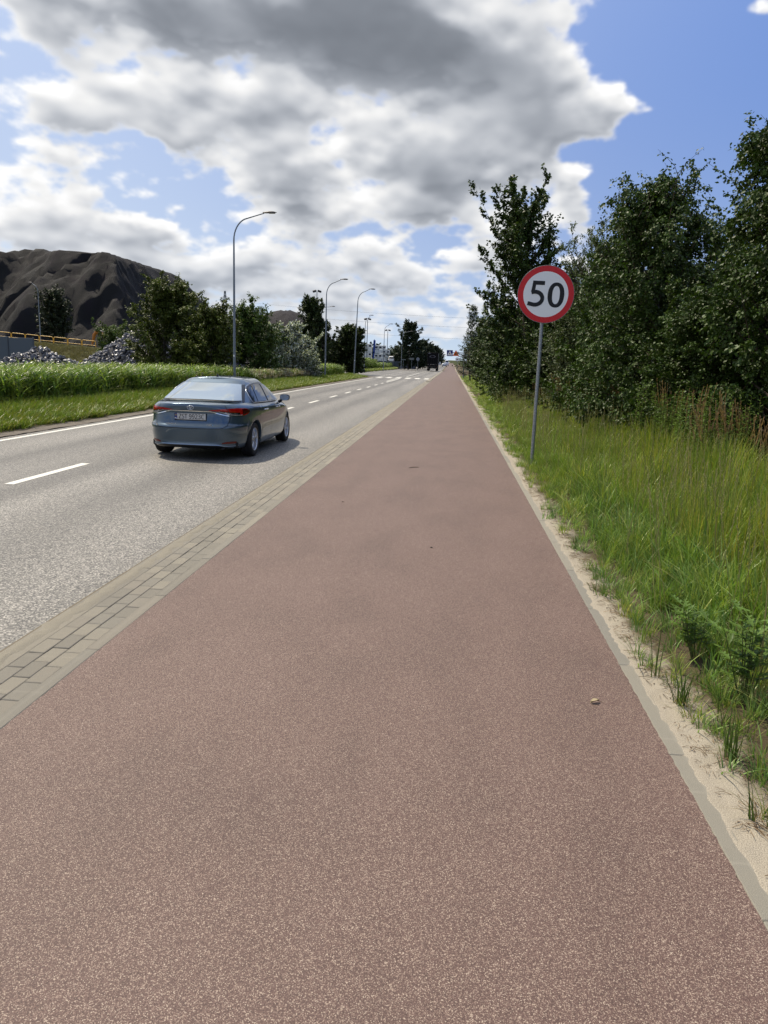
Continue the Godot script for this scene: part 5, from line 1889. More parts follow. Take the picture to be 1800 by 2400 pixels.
	tag(part("distant_wood", far, leaf_mat(0.7, 0.2), self), "far dark wood along the whole horizon", "wood", "", "stuff")

# ---------------------------------------------------------------- grass
func blade(b: MB, at: Vector3, az: float, h: float, lean: float, w: float, c: Color, segs := 3) -> void:
	var d := Vector3(cos(az), 0, sin(az))
	var s := Vector3(-d.z, 0, d.x)
	var k0 := b.v.size()
	for i in segs + 1:
		var t := float(i) / segs
		var p := at + Vector3(0, h * (t - 0.28 * lean * t * t), 0) + d * (h * lean * t * t)
		var n := (Vector3(0, lean * t * 1.6, 0) - d).normalized()
		var ww := w * (1.0 - t * t * 0.9) * 0.5
		if i == segs:
			b.v.append(p); b.n.append(n)
		else:
			b.v.append(p - s * ww); b.v.append(p + s * ww)
			b.n.append((n - s * 0.3).normalized()); b.n.append((n + s * 0.3).normalized())
	var m := b.v.size() - k0
	for i in m:
		b.c.append(c); b.u.append(Vector2.ZERO); b.u2.append(Vector2.ZERO)
	for i in segs - 1:
		var a := k0 + i * 2
		b.ix.append_array([a, a + 2, a + 1, a + 1, a + 2, a + 3])
	var e := k0 + (segs - 1) * 2
	b.ix.append_array([e, e + 2, e + 1])

func tuft(sd: int, n: int, spread: float, h: float, w: float, lean: float, cols: Array) -> MB:
	var r := rngs(sd)
	var b := MB.new()
	for i in n:
		var a := r.randf() * TAU
		var q := sqrt(r.randf()) * spread
		var c: Color = cols[r.randi() % cols.size()]
		var t := 0.75 + 0.5 * r.randf()
		blade(b, Vector3(cos(a) * q, -0.02, sin(a) * q), a + gauss(r) * 1.2, h * (0.5 + 0.6 * r.randf()), lean * (0.15 + 1.1 * r.randf()), w * (0.7 + 0.6 * r.randf()), Color(c.r * t, c.g * t, c.b * t), 4)
	return b

func scatter(called: String, label: String, category: String, b: MB, m: Material, ts: Array, tints: Array) -> void:
	var mm := MultiMesh.new()
	mm.transform_format = MultiMesh.TRANSFORM_3D
	mm.use_colors = true
	mm.mesh = b.mesh(m)
	mm.instance_count = ts.size()
	for i in ts.size():
		mm.set_instance_transform(i, ts[i])
		mm.set_instance_color(i, tints[i])
	var o := MultiMeshInstance3D.new()
	o.name = numbered(called)
	o.multimesh = mm
	add_child(o)
	tag(o, label, category, "", "stuff")

func put(r: RandomNumberGenerator, p: Vector3, s: float, sy: float, tilt := 0.12) -> Transform3D:
	var t := Basis(Vector3.UP, r.randf() * TAU)
	t = Basis(Vector3(gauss(r), 0, gauss(r) + 0.01).normalized(), gauss(r) * tilt) * t
	return Transform3D(t.scaled_local(Vector3(s, sy, s)), p)

func tint(r: RandomNumberGenerator, p: Vector3, dry := 0.0) -> Color:
	var n := n_big.get_noise_2d(p.x * 0.5, p.z * 0.35)
	var k := 1.0 + 0.5 * n + gauss(r) * 0.12
	k *= 1.65
	return Color(k * (1.02 + 0.45 * maxf(0.0, n + dry) + 0.15 * gauss(r)), k * (1.0 + 0.18 * dry), k * (1.0 - 0.25 * dry), 1)

func build_grass() -> void:
	var gm := leaf_mat(0.30, 0.70)
	var r := rngs(201)
	var green := [Color(0.115, 0.182, 0.030), Color(0.142, 0.20, 0.034), Color(0.075, 0.13, 0.026), Color(0.20, 0.235, 0.06), Color(0.09, 0.15, 0.03)]
	var lush := [Color(0.10, 0.175, 0.042), Color(0.13, 0.205, 0.060), Color(0.22, 0.27, 0.10), Color(0.085, 0.14, 0.045)]
	var yellow := [Color(0.20, 0.22, 0.040), Color(0.16, 0.20, 0.034), Color(0.30, 0.29, 0.10), Color(0.12, 0.17, 0.032), Color(0.10, 0.15, 0.03)]
	# right verge
	var sets := [[], [], []]
	var cols := [[], [], []]
	for band in [[-1.4, -7.0, 3000.0], [-7.0, -16.0, 2100.0], [-16.0, -40.0, 950.0], [-40.0, -110.0, 260.0]]:
		var n := int(band[2] * 0.1 * (band[0] - band[1]) * 2.9 / 2.9)
		for i in n:
			var z := lerpf(band[0], band[1], r.randf())
			var x := 1.18 + (2.55 if z > -16 else 3.1) * pow(r.randf(), 0.85) + 0.12 * gauss(r)
			var e := sand_edge(z) + 0.10 * n_fine.get_noise_2d(x * 2, z * 2)
			e -= 0.07 * smoothstep(-5.0, -9.0, z)
			if z < -9: e = 1.14 + 0.05 * gauss(r)
			if x < e - 0.02:
				if r.randf() > 0.10 or x < 1.15: continue
			var d := maxf(x - e, -0.05)
			var far := clampf((-z - 6.0) / 30.0, 0, 1)
			var hgt := (0.16 + 0.34 * smoothstep(0.0, 1.0, d) + 0.24 * smoothstep(1.2, 2.5, d)) * (0.75 + 0.5 * r.randf()) * (1.0 + 0.35 * n_big.get_noise_2d(x * 0.9, z * 0.9))
			if z > -4.0: hgt *= 0.78
			hgt *= 1.0 - 0.40 * far
			var kind := 0
			if d > 0.9 and r.randf() < 0.45 - 0.2 * far: kind = 1
			elif d < 2.0 and z > -10 and r.randf() < 0.55: kind = 2
			var p := Vector3(x, verge_height(x, z) - 0.01, z)
			sets[kind].append(put(r, p, maxf(hgt, 0.2) * (0.85 + 0.45 * r.randf()) * (1.0 + 0.9 * far), hgt, 0.14))
			cols[kind].append(tint(r, p, 0.25 * smoothstep(0.8, 2.4, d)))
	scatter("grass", "green grass covering the right verge from the sand strip to the trees", "grass", tuft(1, 24, 0.19, 1.0, 0.019, 0.55, green), gm, sets[0], cols[0])
	scatter("tall_grass", "tall yellowish grass standing along the foot of the right-hand trees", "grass", tuft(2, 22, 0.14, 1.1, 0.0145, 0.36, yellow), gm, sets[1], cols[1])
	scatter("broad_grass", "broad-bladed bluish grass nearest the camera on the right verge", "grass", tuft(3, 16, 0.19, 0.85, 0.027, 0.75, lush), gm, sets[2], cols[2])
	# left verge: short bright grass by the shoulder
	var ts := []
	var cs := []
	for i in 9500:
		var z := -7.0 - 79.0 * pow(r.randf(), 1.5)
		var x := -9.62 - 2.4 * r.randf() - 0.12 * gauss(r)
		if z < -55: x = -9.62 - 4.0 * r.randf()
		var e := -9.55 + 0.2 * n_fine.get_noise_2d(x * 2, z * 2)
		if x > e: continue
		var p := Vector3(x, -0.10, z)
		ts.append(put(r, p, 0.55 + 0.35 * r.randf(), (0.22 + 0.22 * smoothstep(0.1, 1.6, e - x)) * (0.8 + 0.5 * r.randf())))
		cs.append(tint(r, p, 0.0))
	for i in 1800:
		var z := -128.0 - 150.0 * r.randf()
		var x := -14.7 - 1.6 * r.randf()
		ts.append(put(r, Vector3(x, -0.12 + gy(z), z), 1.6, 0.45 + 0.2 * r.randf()))
		cs.append(tint(r, Vector3(x, 0, z), 0.0))
	scatter("short_grass", "short bright grass strip along the left edge of the road", "grass", tuft(4, 30, 0.26, 1.0, 0.022, 0.5, [Color(0.085, 0.135, 0.018), Color(0.115, 0.15, 0.024), Color(0.055, 0.095, 0.016), Color(0.16, 0.16, 0.045)]), gm, ts, cs)
	# reeds behind it
	ts = []
	cs = []
	for i in 3300:
		var z := -8.0 - 66.0 * pow(r.randf(), 1.25)
		var x := -11.9 - 5.0 * r.randf()
		if z < -46: x = -12.4 - 1.4 * r.randf()
		var p := Vector3(x, -0.34, z)
		var hh := 1.28 + 0.22 * n_big.get_noise_2d(x * 0.6, z * 0.4) + 0.2 * r.randf()
		if z < -44: hh *= 0.8
		ts.append(put(r, p, 0.85 + 0.4 * r.randf(), hh * 0.82, 0.10))
		cs.append(tint(r, p, 0.05))
	for i in 1500:
		var z := -126.0 - 80.0 * r.randf()
		var x := -16.4 - 3.5 * r.randf()
		ts.append(put(r, Vector3(x, -0.4 + gy(z), z), 1.9, (1.75 if z > -165 else 1.2) * (0.8 + 0.5 * r.randf())))
		cs.append(tint(r, Vector3(x, 0, z), 0.05) * 0.8)
	for i in 700:
		var z := -86.0 - 12.0 * r.randf()
		var x := -11.8 - 6.0 * r.randf()
		if z > -84.0 - 6.0: pass
		ts.append(put(r, Vector3(x, -0.3, -70.0 - 12.0 * r.randf()), 1.2, 1.0 + 0.3 * r.randf()))
		cs.append(tint(r, Vector3(x, 0, z), 0.05))
	var rb := MB.new()
	var rr := rngs(205)
	for s in 5:
		var o := Vector3(gauss(rr) * 0.16, 0, gauss(rr) * 0.16)
		var hh := 0.8 + 0.25 * rr.randf()
		var ln := Vector3(gauss(rr) * 0.07, 0, gauss(rr) * 0.07)
		rb.col = Color(0.135, 0.176, 0.054)
		rb.tube([o, o + Vector3(0, hh * 0.5, 0) + ln * 0.4, o + Vector3(0, hh, 0) + ln], [0.006, 0.005, 0.003], 3, false)
		for k in 8:
			var t := 0.22 + 0.76 * k / 7.0
			var c: Color = [Color(0.115, 0.182, 0.0378), Color(0.149, 0.209, 0.0473), Color(0.0878, 0.149, 0.0338)][rr.randi() % 3]
			var az := rr.randf() * TAU
			var p := o + Vector3(0, hh * t, 0) + ln * t
			blade(rb, p, az, 0.36 + 0.2 * rr.randf(), 0.9 + 0.9 * rr.randf(), 0.042, c * (0.45 + 1.0 * rr.randf()), 4)
	scatter("reeds", "dense bed of green reeds between the left verge and the rubble heaps", "reeds", rb, gm, ts, cs)
	# pale flowering weeds by the lamp and the white poplars
	ts = []
	cs = []
	for i in 420:
		var z := -33.0 - 34.0 * r.randf()
		var x := -12.0 - 1.6 * r.randf()
		ts.append(put(r, Vector3(x, -0.3, z), 1.2, 0.85 + 0.5 * r.randf()))
		cs.append(Color(1, 1, 1))
	var wb := MB.new()
	for s in 9:
		var o := Vector3(gauss(rr) * 0.2, 0, gauss(rr) * 0.2)
		var tip := o + Vector3(gauss(rr) * 0.12, 0.8 + 0.25 * rr.randf(), gauss(rr) * 0.12)
		wb.col = Color(0.12, 0.1, 0.05)
		wb.tube([o, tip], [0.006, 0.004], 3, false)
		for k in 12:
			var c := Color(0.5, 0.46, 0.38) if rr.randf() < 0.6 else Color(0.26, 0.17, 0.1)
			add_leaf(wb, tip + Vector3(gauss(rr) * 0.05, -0.2 * rr.randf(), gauss(rr) * 0.05), Vector3(gauss(rr), 0.6, gauss(rr)).normalized(), Vector3(gauss(rr), 1, gauss(rr)), 0.06, 0.03, c)
	scatter("flowering_weeds", "pale seed-headed weeds at the foot of the nearest street lamp", "weeds", wb, gm, ts, cs)
	# brown seed heads of reed-grass at the foot of the trees
	ts = []
	cs = []
	for i in 560:
		var z := -9.0 - 44.0 * pow(r.randf(), 1.2)
		var x := 3.55 + 0.9 * r.randf() - 0.006 * (-z)
		if z > -15.0 and r.randf() < 0.72: continue
		var p := Vector3(x, verge_height(x, z), z)
		ts.append(put(r, p, 1.0, 0.95 + 0.35 * r.randf(), 0.18))
		cs.append(Color(1, 1, 1) * (0.8 + 0.5 * r.randf()))
	var sb := MB.new()
	for s in 6:
		var o := Vector3(gauss(rr) * 0.12, 0, gauss(rr) * 0.12)
		var ln := Vector3(0.16 * rr.randf() + 0.02, 0, gauss(rr) * 0.10)
		var hh := 0.85 + 0.25 * rr.randf()
		sb.col = Color(0.24, 0.17, 0.075)
		var top := o + Vector3(0, hh, 0) + ln
		sb.tube([o, o + Vector3(0, hh * 0.6, 0) + ln * 0.35, top], [0.003, 0.0025, 0.0015], 3, false)
		for k in 26:
			var t := k / 25.0
			var p := (o + Vector3(0, hh * 0.6, 0) + ln * 0.35).lerp(top, 0.25 + 0.75 * t)
			add_leaf(sb, p, Vector3(gauss(rr) * 0.35 + 0.1, 1.0, gauss(rr) * 0.35).normalized(), Vector3(gauss(rr), 0.2, gauss(rr)), 0.045 * (1.15 - t * 0.6), 0.014, Color(0.3, 0.19, 0.1) * (0.8 + 0.5 * rr.randf()))
	scatter("dry_grass", "brown feathery seed heads of dry grass in front of the hedge", "grass", sb, gm, ts, cs)
	ts = []
	cs = []
	for i in 420:
		var z := -2.4 - 26.0 * pow(r.randf(), 1.3)
		var x := 1.5 + 2.1 * r.randf()
		ts.append(put(r, Vector3(x, verge_height(x, z), z), 0.8, 0.55 + 0.3 * r.randf(), 0.2))
		cs.append(Color(1, 1, 1) * (0.8 + 0.5 * r.randf()))
	var kb := MB.new()
	for q in 3:
		var o := Vector3(gauss(rr) * 0.14, 0, gauss(rr) * 0.14)
		var top := o + Vector3(gauss(rr) * 0.14, 1.0 + 0.25 * rr.randf(), gauss(rr) * 0.14)
		kb.col = Color(0.30, 0.27, 0.12)
		kb.tube([o, o.lerp(top, 0.6), top], [0.0028, 0.0022, 0.0016], 3, false)
		for f in 16:
			add_leaf(kb, o.lerp(top, 0.78 + 0.22 * f / 15.0), Vector3(gauss(rr) * 0.5, 1.0, gauss(rr) * 0.5).normalized(), Vector3(gauss(rr), 0.2, gauss(rr)), 0.026, 0.008, Color(0.36, 0.32, 0.17) * (0.8 + 0.4 * rr.randf()))
	scatter("seed_stalks", "thin straw-coloured seed stalks standing above the green verge grass", "grass", kb, gm, ts, cs)
	# willowherb-like weeds below the birch
	ts = []
	cs = []
	for i in 46:
		var z := -10.2 - 3.4 * r.randf()
		var x := 3.25 + 0.75 * r.randf()
		ts.append(put(r, Vector3(x, verge_height(x, z), z), 1.0, 0.85 + 0.4 * r.randf(), 0.10))
		cs.append(Color(1, 1, 1) * (0.85 + 0.4 * r.randf()))
	var lb := MB.new()
	for s in 3:
		var o := Vector3(gauss(rr) * 0.06, 0, gauss(rr) * 0.06)
		var top := o + Vector3(gauss(rr) * 0.08, 1.0 + 0.15 * rr.randf(), gauss(rr) * 0.08)
		lb.col = Color(0.149, 0.162, 0.054)
		lb.tube([o, top], [0.005, 0.003], 4, false)
		for k in 34:
			var t := 0.12 + 0.88 * k / 33.0
			var az := k * 2.4
			add_leaf(lb, o.lerp(top, t), Vector3(cos(az), 0.35, sin(az)).normalized(), Vector3.UP, 0.13 * (1.15 - 0.7 * t), 0.022, Color(0.121, 0.189, 0.0473) * (0.8 + 0.4 * rr.randf()))
	scatter("leafy_weeds", "patch of narrow-leaved green weeds under the birches", "weeds", lb, gm, ts, cs)

func build_edge_plants() -> void:
	var gm := leaf_mat(0.38, 0.6)
	var cols := [Color(0.075, 0.125, 0.026), Color(0.095, 0.14, 0.03), Color(0.06, 0.10, 0.025)]
	var spots := [[1.235, -3.62, 0.27, 20, 0.55, "grass tuft on the sand right of the fallen leaf"], [1.30, -3.10, 0.30, 24, 0.3, "upright grass tuft on the sand, below the leaf's height"], [1.235, -2.66, 0.20, 9, 0.8, "thin sparse grass tuft nearest the camera on the sand"], [1.20, -3.95, 0.34, 5, 0.25, "few thin upright blades growing by the edging"], [1.17, -5.55, 0.12, 16, 1.3, "flat grass tuft spreading over the edging stone"], [1.42, -2.35, 0.34, 12, 0.5, "grass tuft in the bottom right corner of the photo"], [1.38, -3.45, 0.22, 12, 0.8, "grass tuft between the two nearest sand tufts and the weed"], [1.24, -6.9, 0.20, 16, 0.6, "low grass tuft at the edging where the sand narrows"], [1.22, -8.3, 0.22, 18, 0.6, "grass tuft at the edging, short of the sign post"]]
	for k in spots.size():
		var s: Array = spots[k]
		var t := thing("grass_tuft", s[5], "grass tuft", Vector3(s[0], verge_height(s[0], s[1]) - 0.005, s[1]), k * 1.3, "tufts on the sand strip")
		part("blades", tuft(300 + k, s[3], 0.035, s[2], 0.0075, s[4], cols), gm, t)
		var b := MB.new()
		var r := rngs(330 + k)
		for i in 10:
			blade(b, Vector3(gauss(r) * 0.03, 0.0, gauss(r) * 0.03), r.randf() * TAU, 0.09, 1.6, 0.004, Color(0.24, 0.18, 0.09))
		part("dead_blades", b, gm, t)
	for k in 3:
		var at: Vector3 = [Vector3(1.58, 0.02, -3.72), Vector3(1.66, 0.02, -3.05), Vector3(1.50, 0.02, -4.25)][k]
		var t := thing("mugwort_plant", ["divided-leaved green weed beside the sand, right of the leaf", "divided-leaved weed at the right edge of the photo, low down", "small divided-leaved weed in the grass above the sand"][k], "weed", at, 0.0, "mugwort weeds in the grass")
		var r := rngs(350 + k)
		var st := MB.new()
		var lv := MB.new()
		for s in [9, 8, 6][k]:
			var az := r.randf() * TAU
			var hh: float = (0.30 + 0.18 * r.randf()) * [1.0, 0.95, 0.7][k]
			var top := Vector3(cos(az) * 0.17 * r.randf(), hh, sin(az) * 0.17 * r.randf())
			st.tube([Vector3(top.x * 0.2, 0, top.z * 0.2), top * Vector3(0.6, 0.5, 0.6), top], [0.004, 0.003, 0.002], 4, false)
			for q in 9:
				var f := 0.3 + 0.7 * q / 8.0
				var a2 := q * 2.4 + az
				var d := Vector3(cos(a2), 0.25 + 0.4 * r.randf(), sin(a2)).normalized()
				var p := top * f
				var side := Vector3(-sin(a2), 0, cos(a2))
				var c := Color(0.105, 0.175, 0.035) * (0.75 + 0.6 * r.randf())
				add_leaf(lv, p, d, Vector3.UP, 0.11, 0.022, c)
				for w in 3:
					for sg in [-1.0, 1.0]:
						add_leaf(lv, p + d * (0.025 + 0.025 * w), (d * 0.7 + side * sg).normalized(), Vector3.UP, 0.045 - 0.006 * w, 0.014, c)
		part("stems", st, mat(Color(0.30, 0.33, 0.16), 0.7), t)
		part("leaves", lv, gm, t)
	# litter of dry stalks on the sand
	var r := rngs(370)
	var ts := []
	var cs := []
	for i in 900:
		var z := -1.8 - 10.0 * pow(r.randf(), 1.3)
		var x := sand_edge(z) + gauss(r) * 0.14 + 0.02
		if x < 1.13: continue
		var s := 0.5 + 1.0 * r.randf()
		ts.append(Transform3D(Basis(Vector3.UP, r.randf() * TAU).scaled_local(Vector3(s, s, s)), Vector3(x, verge_height(x, z) + 0.004, z)))
		cs.append(Color(1, 1, 1) * (0.5 + 0.9 * r.randf()))
	var b := MB.new()
	b.col = Color(0.20, 0.145, 0.085)
	b.tube([Vector3(-0.03, 0.0, 0), Vector3(0, 0.006, 0.004), Vector3(0.03, 0.001, -0.004)], [0.0012, 0.0012, 0.0008], 3, false)
	b.tube([Vector3(-0.01, 0.002, 0.02), Vector3(0.02, 0.004, 0.03)], [0.001, 0.001], 3, false)
	add_leaf(b, Vector3(0.01, 0.003, -0.02), Vector3(1, 0.1, 0.4).normalized(), Vector3.UP, 0.018, 0.006, Color(0.10, 0.07, 0.045))
	scatter("plant_litter", "dry stalks and crumbs of plant litter scattered on the sand", "litter", b, vmat(0.9, 0.2), ts, cs)
	# fallen things on the path
	var lf := thing("fallen_leaf", "curled pale dry leaf lying on the red path", "leaf", Vector3(0.80, 0.011, -3.57), 0.5)
	lf.scale = Vector3.ONE * 0.66
	b = MB.new()
	var rows := []
	for i in 7:
		var t := i / 6.0
		var w := 0.020 * sin(PI * clampf(t * 0.9 + 0.06, 0, 1))
		rows.append(PackedVector3Array([Vector3(-0.04 + 0.08 * t, 0.012 + 0.018 * sin(t * 2.6), -w), Vector3(-0.04 + 0.08 * t, 0.002 + 0.010 * sin(t * 2.6), 0), Vector3(-0.04 + 0.08 * t, 0.014 + 0.016 * sin(t * 2.2 + 0.4), w)]))
	b.grid(rows)
	part("blade", b, mat(Color(0.66, 0.60, 0.47), 0.8), lf)
	b = MB.new()
	b.tube([Vector3(0.035, 0.008, 0.0), Vector3(0.065, 0.003, 0.012), Vector3(0.075, 0.002, 0.022)], [0.0014, 0.0012, 0.001], 4)
	part("stalk", b, mat(Color(0.40, 0.33, 0.22), 0.8), lf)
	for q in [[-0.53, -11.85, "dark twig lying on the red path, far up the middle"], [-0.10, -6.6, "small dark crumb on the middle of the red path"], [-1.42, -1.95, "small dark crumb on the red path at lower left"], [-1.2, -8.6, "small dark crumb on the red path left of the middle"]]:
		var o := thing("crumb", q[2], "debris", Vector3(q[0], 0.011, q[1]), q[1])
		b = MB.new()
		b.tube([Vector3(-0.012, 0.003, 0), Vector3(0.0, 0.007, 0.002), Vector3(0.013, 0.003, -0.002)], [0.002, 0.005, 0.002], 5)
		if q[1] < -11: b.tube([Vector3(-0.09, 0.004, 0.01), Vector3(0.0, 0.008, 0.0), Vector3(0.10, 0.004, 0.015)], [0.004, 0.005, 0.003], 5)
		part("piece", b, mat(Color(0.10, 0.08, 0.06), 0.9), o)

# ---------------------------------------------------------------- the yard on the left
func rock(sd: int) -> MB:
	var r := rngs(sd)
	var b := MB.new()
	var rows := []
	for i in 5:
		var row := PackedVector3Array()
		for k in 7:
			var a := TAU * (k % 6) / 6.0
			var e := -PI / 2 + PI * i / 4.0
			row.append(Vector3(cos(a) * cos(e), sin(e), sin(a) * cos(e)))
		rows.append(row)
	var off := {}
	for i in 5:
		for k in 7:
			var key := "%d_%d" % [i, (k % 6) if i > 0 and i < 4 else 0]
			if not off.has(key): off[key] = 0.62 + 0.65 * r.randf()
			rows[i][k] = rows[i][k] * off[key] * Vector3(1.0, 0.6, 0.8)
	for i in 4:
		for k in 6:
			b.quad(rows[i][k], rows[i + 1][k], rows[i + 1][k + 1], rows[i][k + 1])
	return b

func rubble_heap(label: String, at: Vector3, rx: float, rz: float, h: float, sd: int, n: int) -> void:
	var t := thing("rubble_heap", label, "rubble heap", at, 0.0, "rubble heaps behind the reeds")
	var r := rngs(sd)
	var b := MB.new()
	var rows := []
	for i in 9:
		var q := i / 8.0
		var row := PackedVector3Array()
		for k in 29:
			var a := TAU * (k % 28) / 28.0
			var w := 1.0 + 0.14 * n_big.get_noise_2d(cos(a) * 1.5 + sd, sin(a) * 1.5)
			row.append(Vector3(cos(a) * rx * q * w, h * (1.0 - pow(q, 1.25)) * (1.0 + 0.34 * n_big.get_noise_2d(cos(a) * q * 3 + sd, sin(a) * q * 3)), sin(a) * rz * q * w))
		rows.append(row)
	b.grid(rows, true)
	part("mound", b, mat(Color(0.20, 0.20, 0.21), 0.9), t)
	var mm := MultiMesh.new()
	mm.transform_format = MultiMesh.TRANSFORM_3D
	mm.use_colors = true
	mm.mesh = rock(sd).mesh(vmat(0.38, 0.6))
	mm.instance_count = n
	for i in n:
		var a := r.randf() * TAU
		var q := sqrt(r.randf())
		var w := 1.0 + 0.14 * n_big.get_noise_2d(cos(a) * 1.5 + sd, sin(a) * 1.5)
		var p := Vector3(cos(a) * rx * q * w, h * (1.0 - pow(q, 1.25)) * (1.0 + 0.34 * n_big.get_noise_2d(cos(a) * q * 3 + sd, sin(a) * q * 3)) + 0.01, sin(a) * rz * q * w)
		var s := 0.05 + 0.10 * r.randf() * r.randf() + 0.02
		mm.set_instance_transform(i, Transform3D(Basis.from_euler(Vector3(r.randf() * 6, r.randf() * 6, r.randf() * 6)).scaled_local(Vector3(s * 1.5, s, s)), p))
		var g := 0.06 + 0.22 * r.randf() * r.randf()
		mm.set_instance_color(i, Color(g, g * 0.99, g * 1.04))
	var o := MultiMeshInstance3D.new()
	o.name = "stones"
	o.multimesh = mm
	t.add_child(o)
	tag(o, "", "", "", "stuff")

func coal_height(x: float, z: float) -> float:
	var c := [[-190.0, 5.0], [-165.0, 10.0], [-150.0, 15.0], [-135.0, 21.0], [-122.0, 25.6], [-116.0, 27.4], [-111.5, 29.2], [-105.0, 29.0], [-104.2, 27.8], [-101.0, 28.6], [-92.0, 28.6], [-87.5, 28.2], [-85.5, 26.4], [-83.0, 21.0], [-80.0, 14.0], [-77.0, 6.0], [-75.0, 0.0]]
	x /= 0.95
	var run := x + 0.85 * (z + 190.0)
	var gully := n_cov.get_noise_2d(run * 0.07, z * 0.012)
	var fine := n_fine.get_noise_2d(x * 0.03, z * 0.03)
	var front := -157.0 + 7.0 * n_cov.get_noise_2d(x * 0.05, 3.0)
	var top := tab(c, x + 1.6 * fine)
	var face := (front - z) * 1.02 + 3.4 * gully + 0.7 * fine - 2.2 * absf(n_big.get_noise_2d(run * 0.11, z * 0.02)) + 0.35 * n_fine.get_noise_2d(x * 0.16, z * 0.16)
	face += 4.0 * smoothstep(0.05, 0.13, n_cov.get_noise_2d(run * 0.035 + 40.0, z * 0.012)) * smoothstep(0.0, 12.0, front - z)
	var back := (z + 262.0) * 0.8
	var h := minf(minf(top, face), back)
	# a flat-lying slump part of the way up
	return maxf(-0.6, h * 0.885)

func build_heaps() -> void:
	var m := vmat(0.75, 0.35)
	m.albedo_texture = M.grain
	m.uv1_scale = Vector3(0.25, 0.25, 1)
	m.heightmap_enabled = true
	m.heightmap_texture = M.soil.heightmap_texture
	m.heightmap_scale = 9.0
	var t := thing("coal_heap", "huge black flat-topped spoil heap at the left edge of the photo", "spoil heap")
	var b := MB.new()
	var rows := []
	var z := -150.0
	while z > -264.0:
		var row := PackedVector3Array()
		for i in 131:
			var x := -190.0 + i * 1.0
			row.append(Vector3(x, coal_height(x, z), z))
		rows.append(row)
		z -= 1.0 if z > -200 else 3.0
	b.grid(rows)
	for k in b.v.size():
		var p: Vector3 = b.v[k]
		var g := 0.014 * (1.0 + 0.5 * n_fine.get_noise_2d(p.x * 0.05, (p.z + p.y) * 0.05))
		b.c[k] = Color(g, g * 0.97, g * 1.02)
	part("heap", b, m, t)
	for q in [[-66.5, -300.0, 20.8, 27.0, "round black spoil heap behind the white-leaved bushes"], [-95.5, -300.0, 21.0, 22.0, "small pointed black heap to the left of the pylon's foot"]]:
		t = thing("coal_heap", q[4], "spoil heap", Vector3(q[0], -0.6, q[1]))
		b = MB.new()
		rows = []
		var pointed: bool = q[0] < -80
		for i in 15:
			var f := i / 14.0
			var row := PackedVector3Array()
			for k in 49:
				var a := TAU * (k % 48) / 48.0
				var n := n_big.get_noise_3d(cos(a) * f * 2.0 + q[0], f, sin(a) * f * 2.0)
				var fall := 1.0 - pow(f, 1.5) if pointed else 1.0 - pow(f, 1.9)
				row.append(Vector3(cos(a) * q[3] * f, q[2] * (fall + 0.05 * n * (1.0 - f)), sin(a) * q[3] * f))
			rows.append(row)
		b.grid(rows, true)
		for k in b.v.size(): b.c[k] = Color(0.016, 0.015, 0.017)
		part("heap", b, m, t)
	rubble_heap("low grey rubble heap by the left edge, under the grey screen wall", Vector3(-20.0, -0.45, -35.5), 4.4, 2.6, 1.95, 401, 6000)
	rubble_heap("taller rubble heap sloping up into the big olive-green birch", Vector3(-21.3, -0.45, -55.0), 8.0, 3.6, 4.1, 402, 10000)

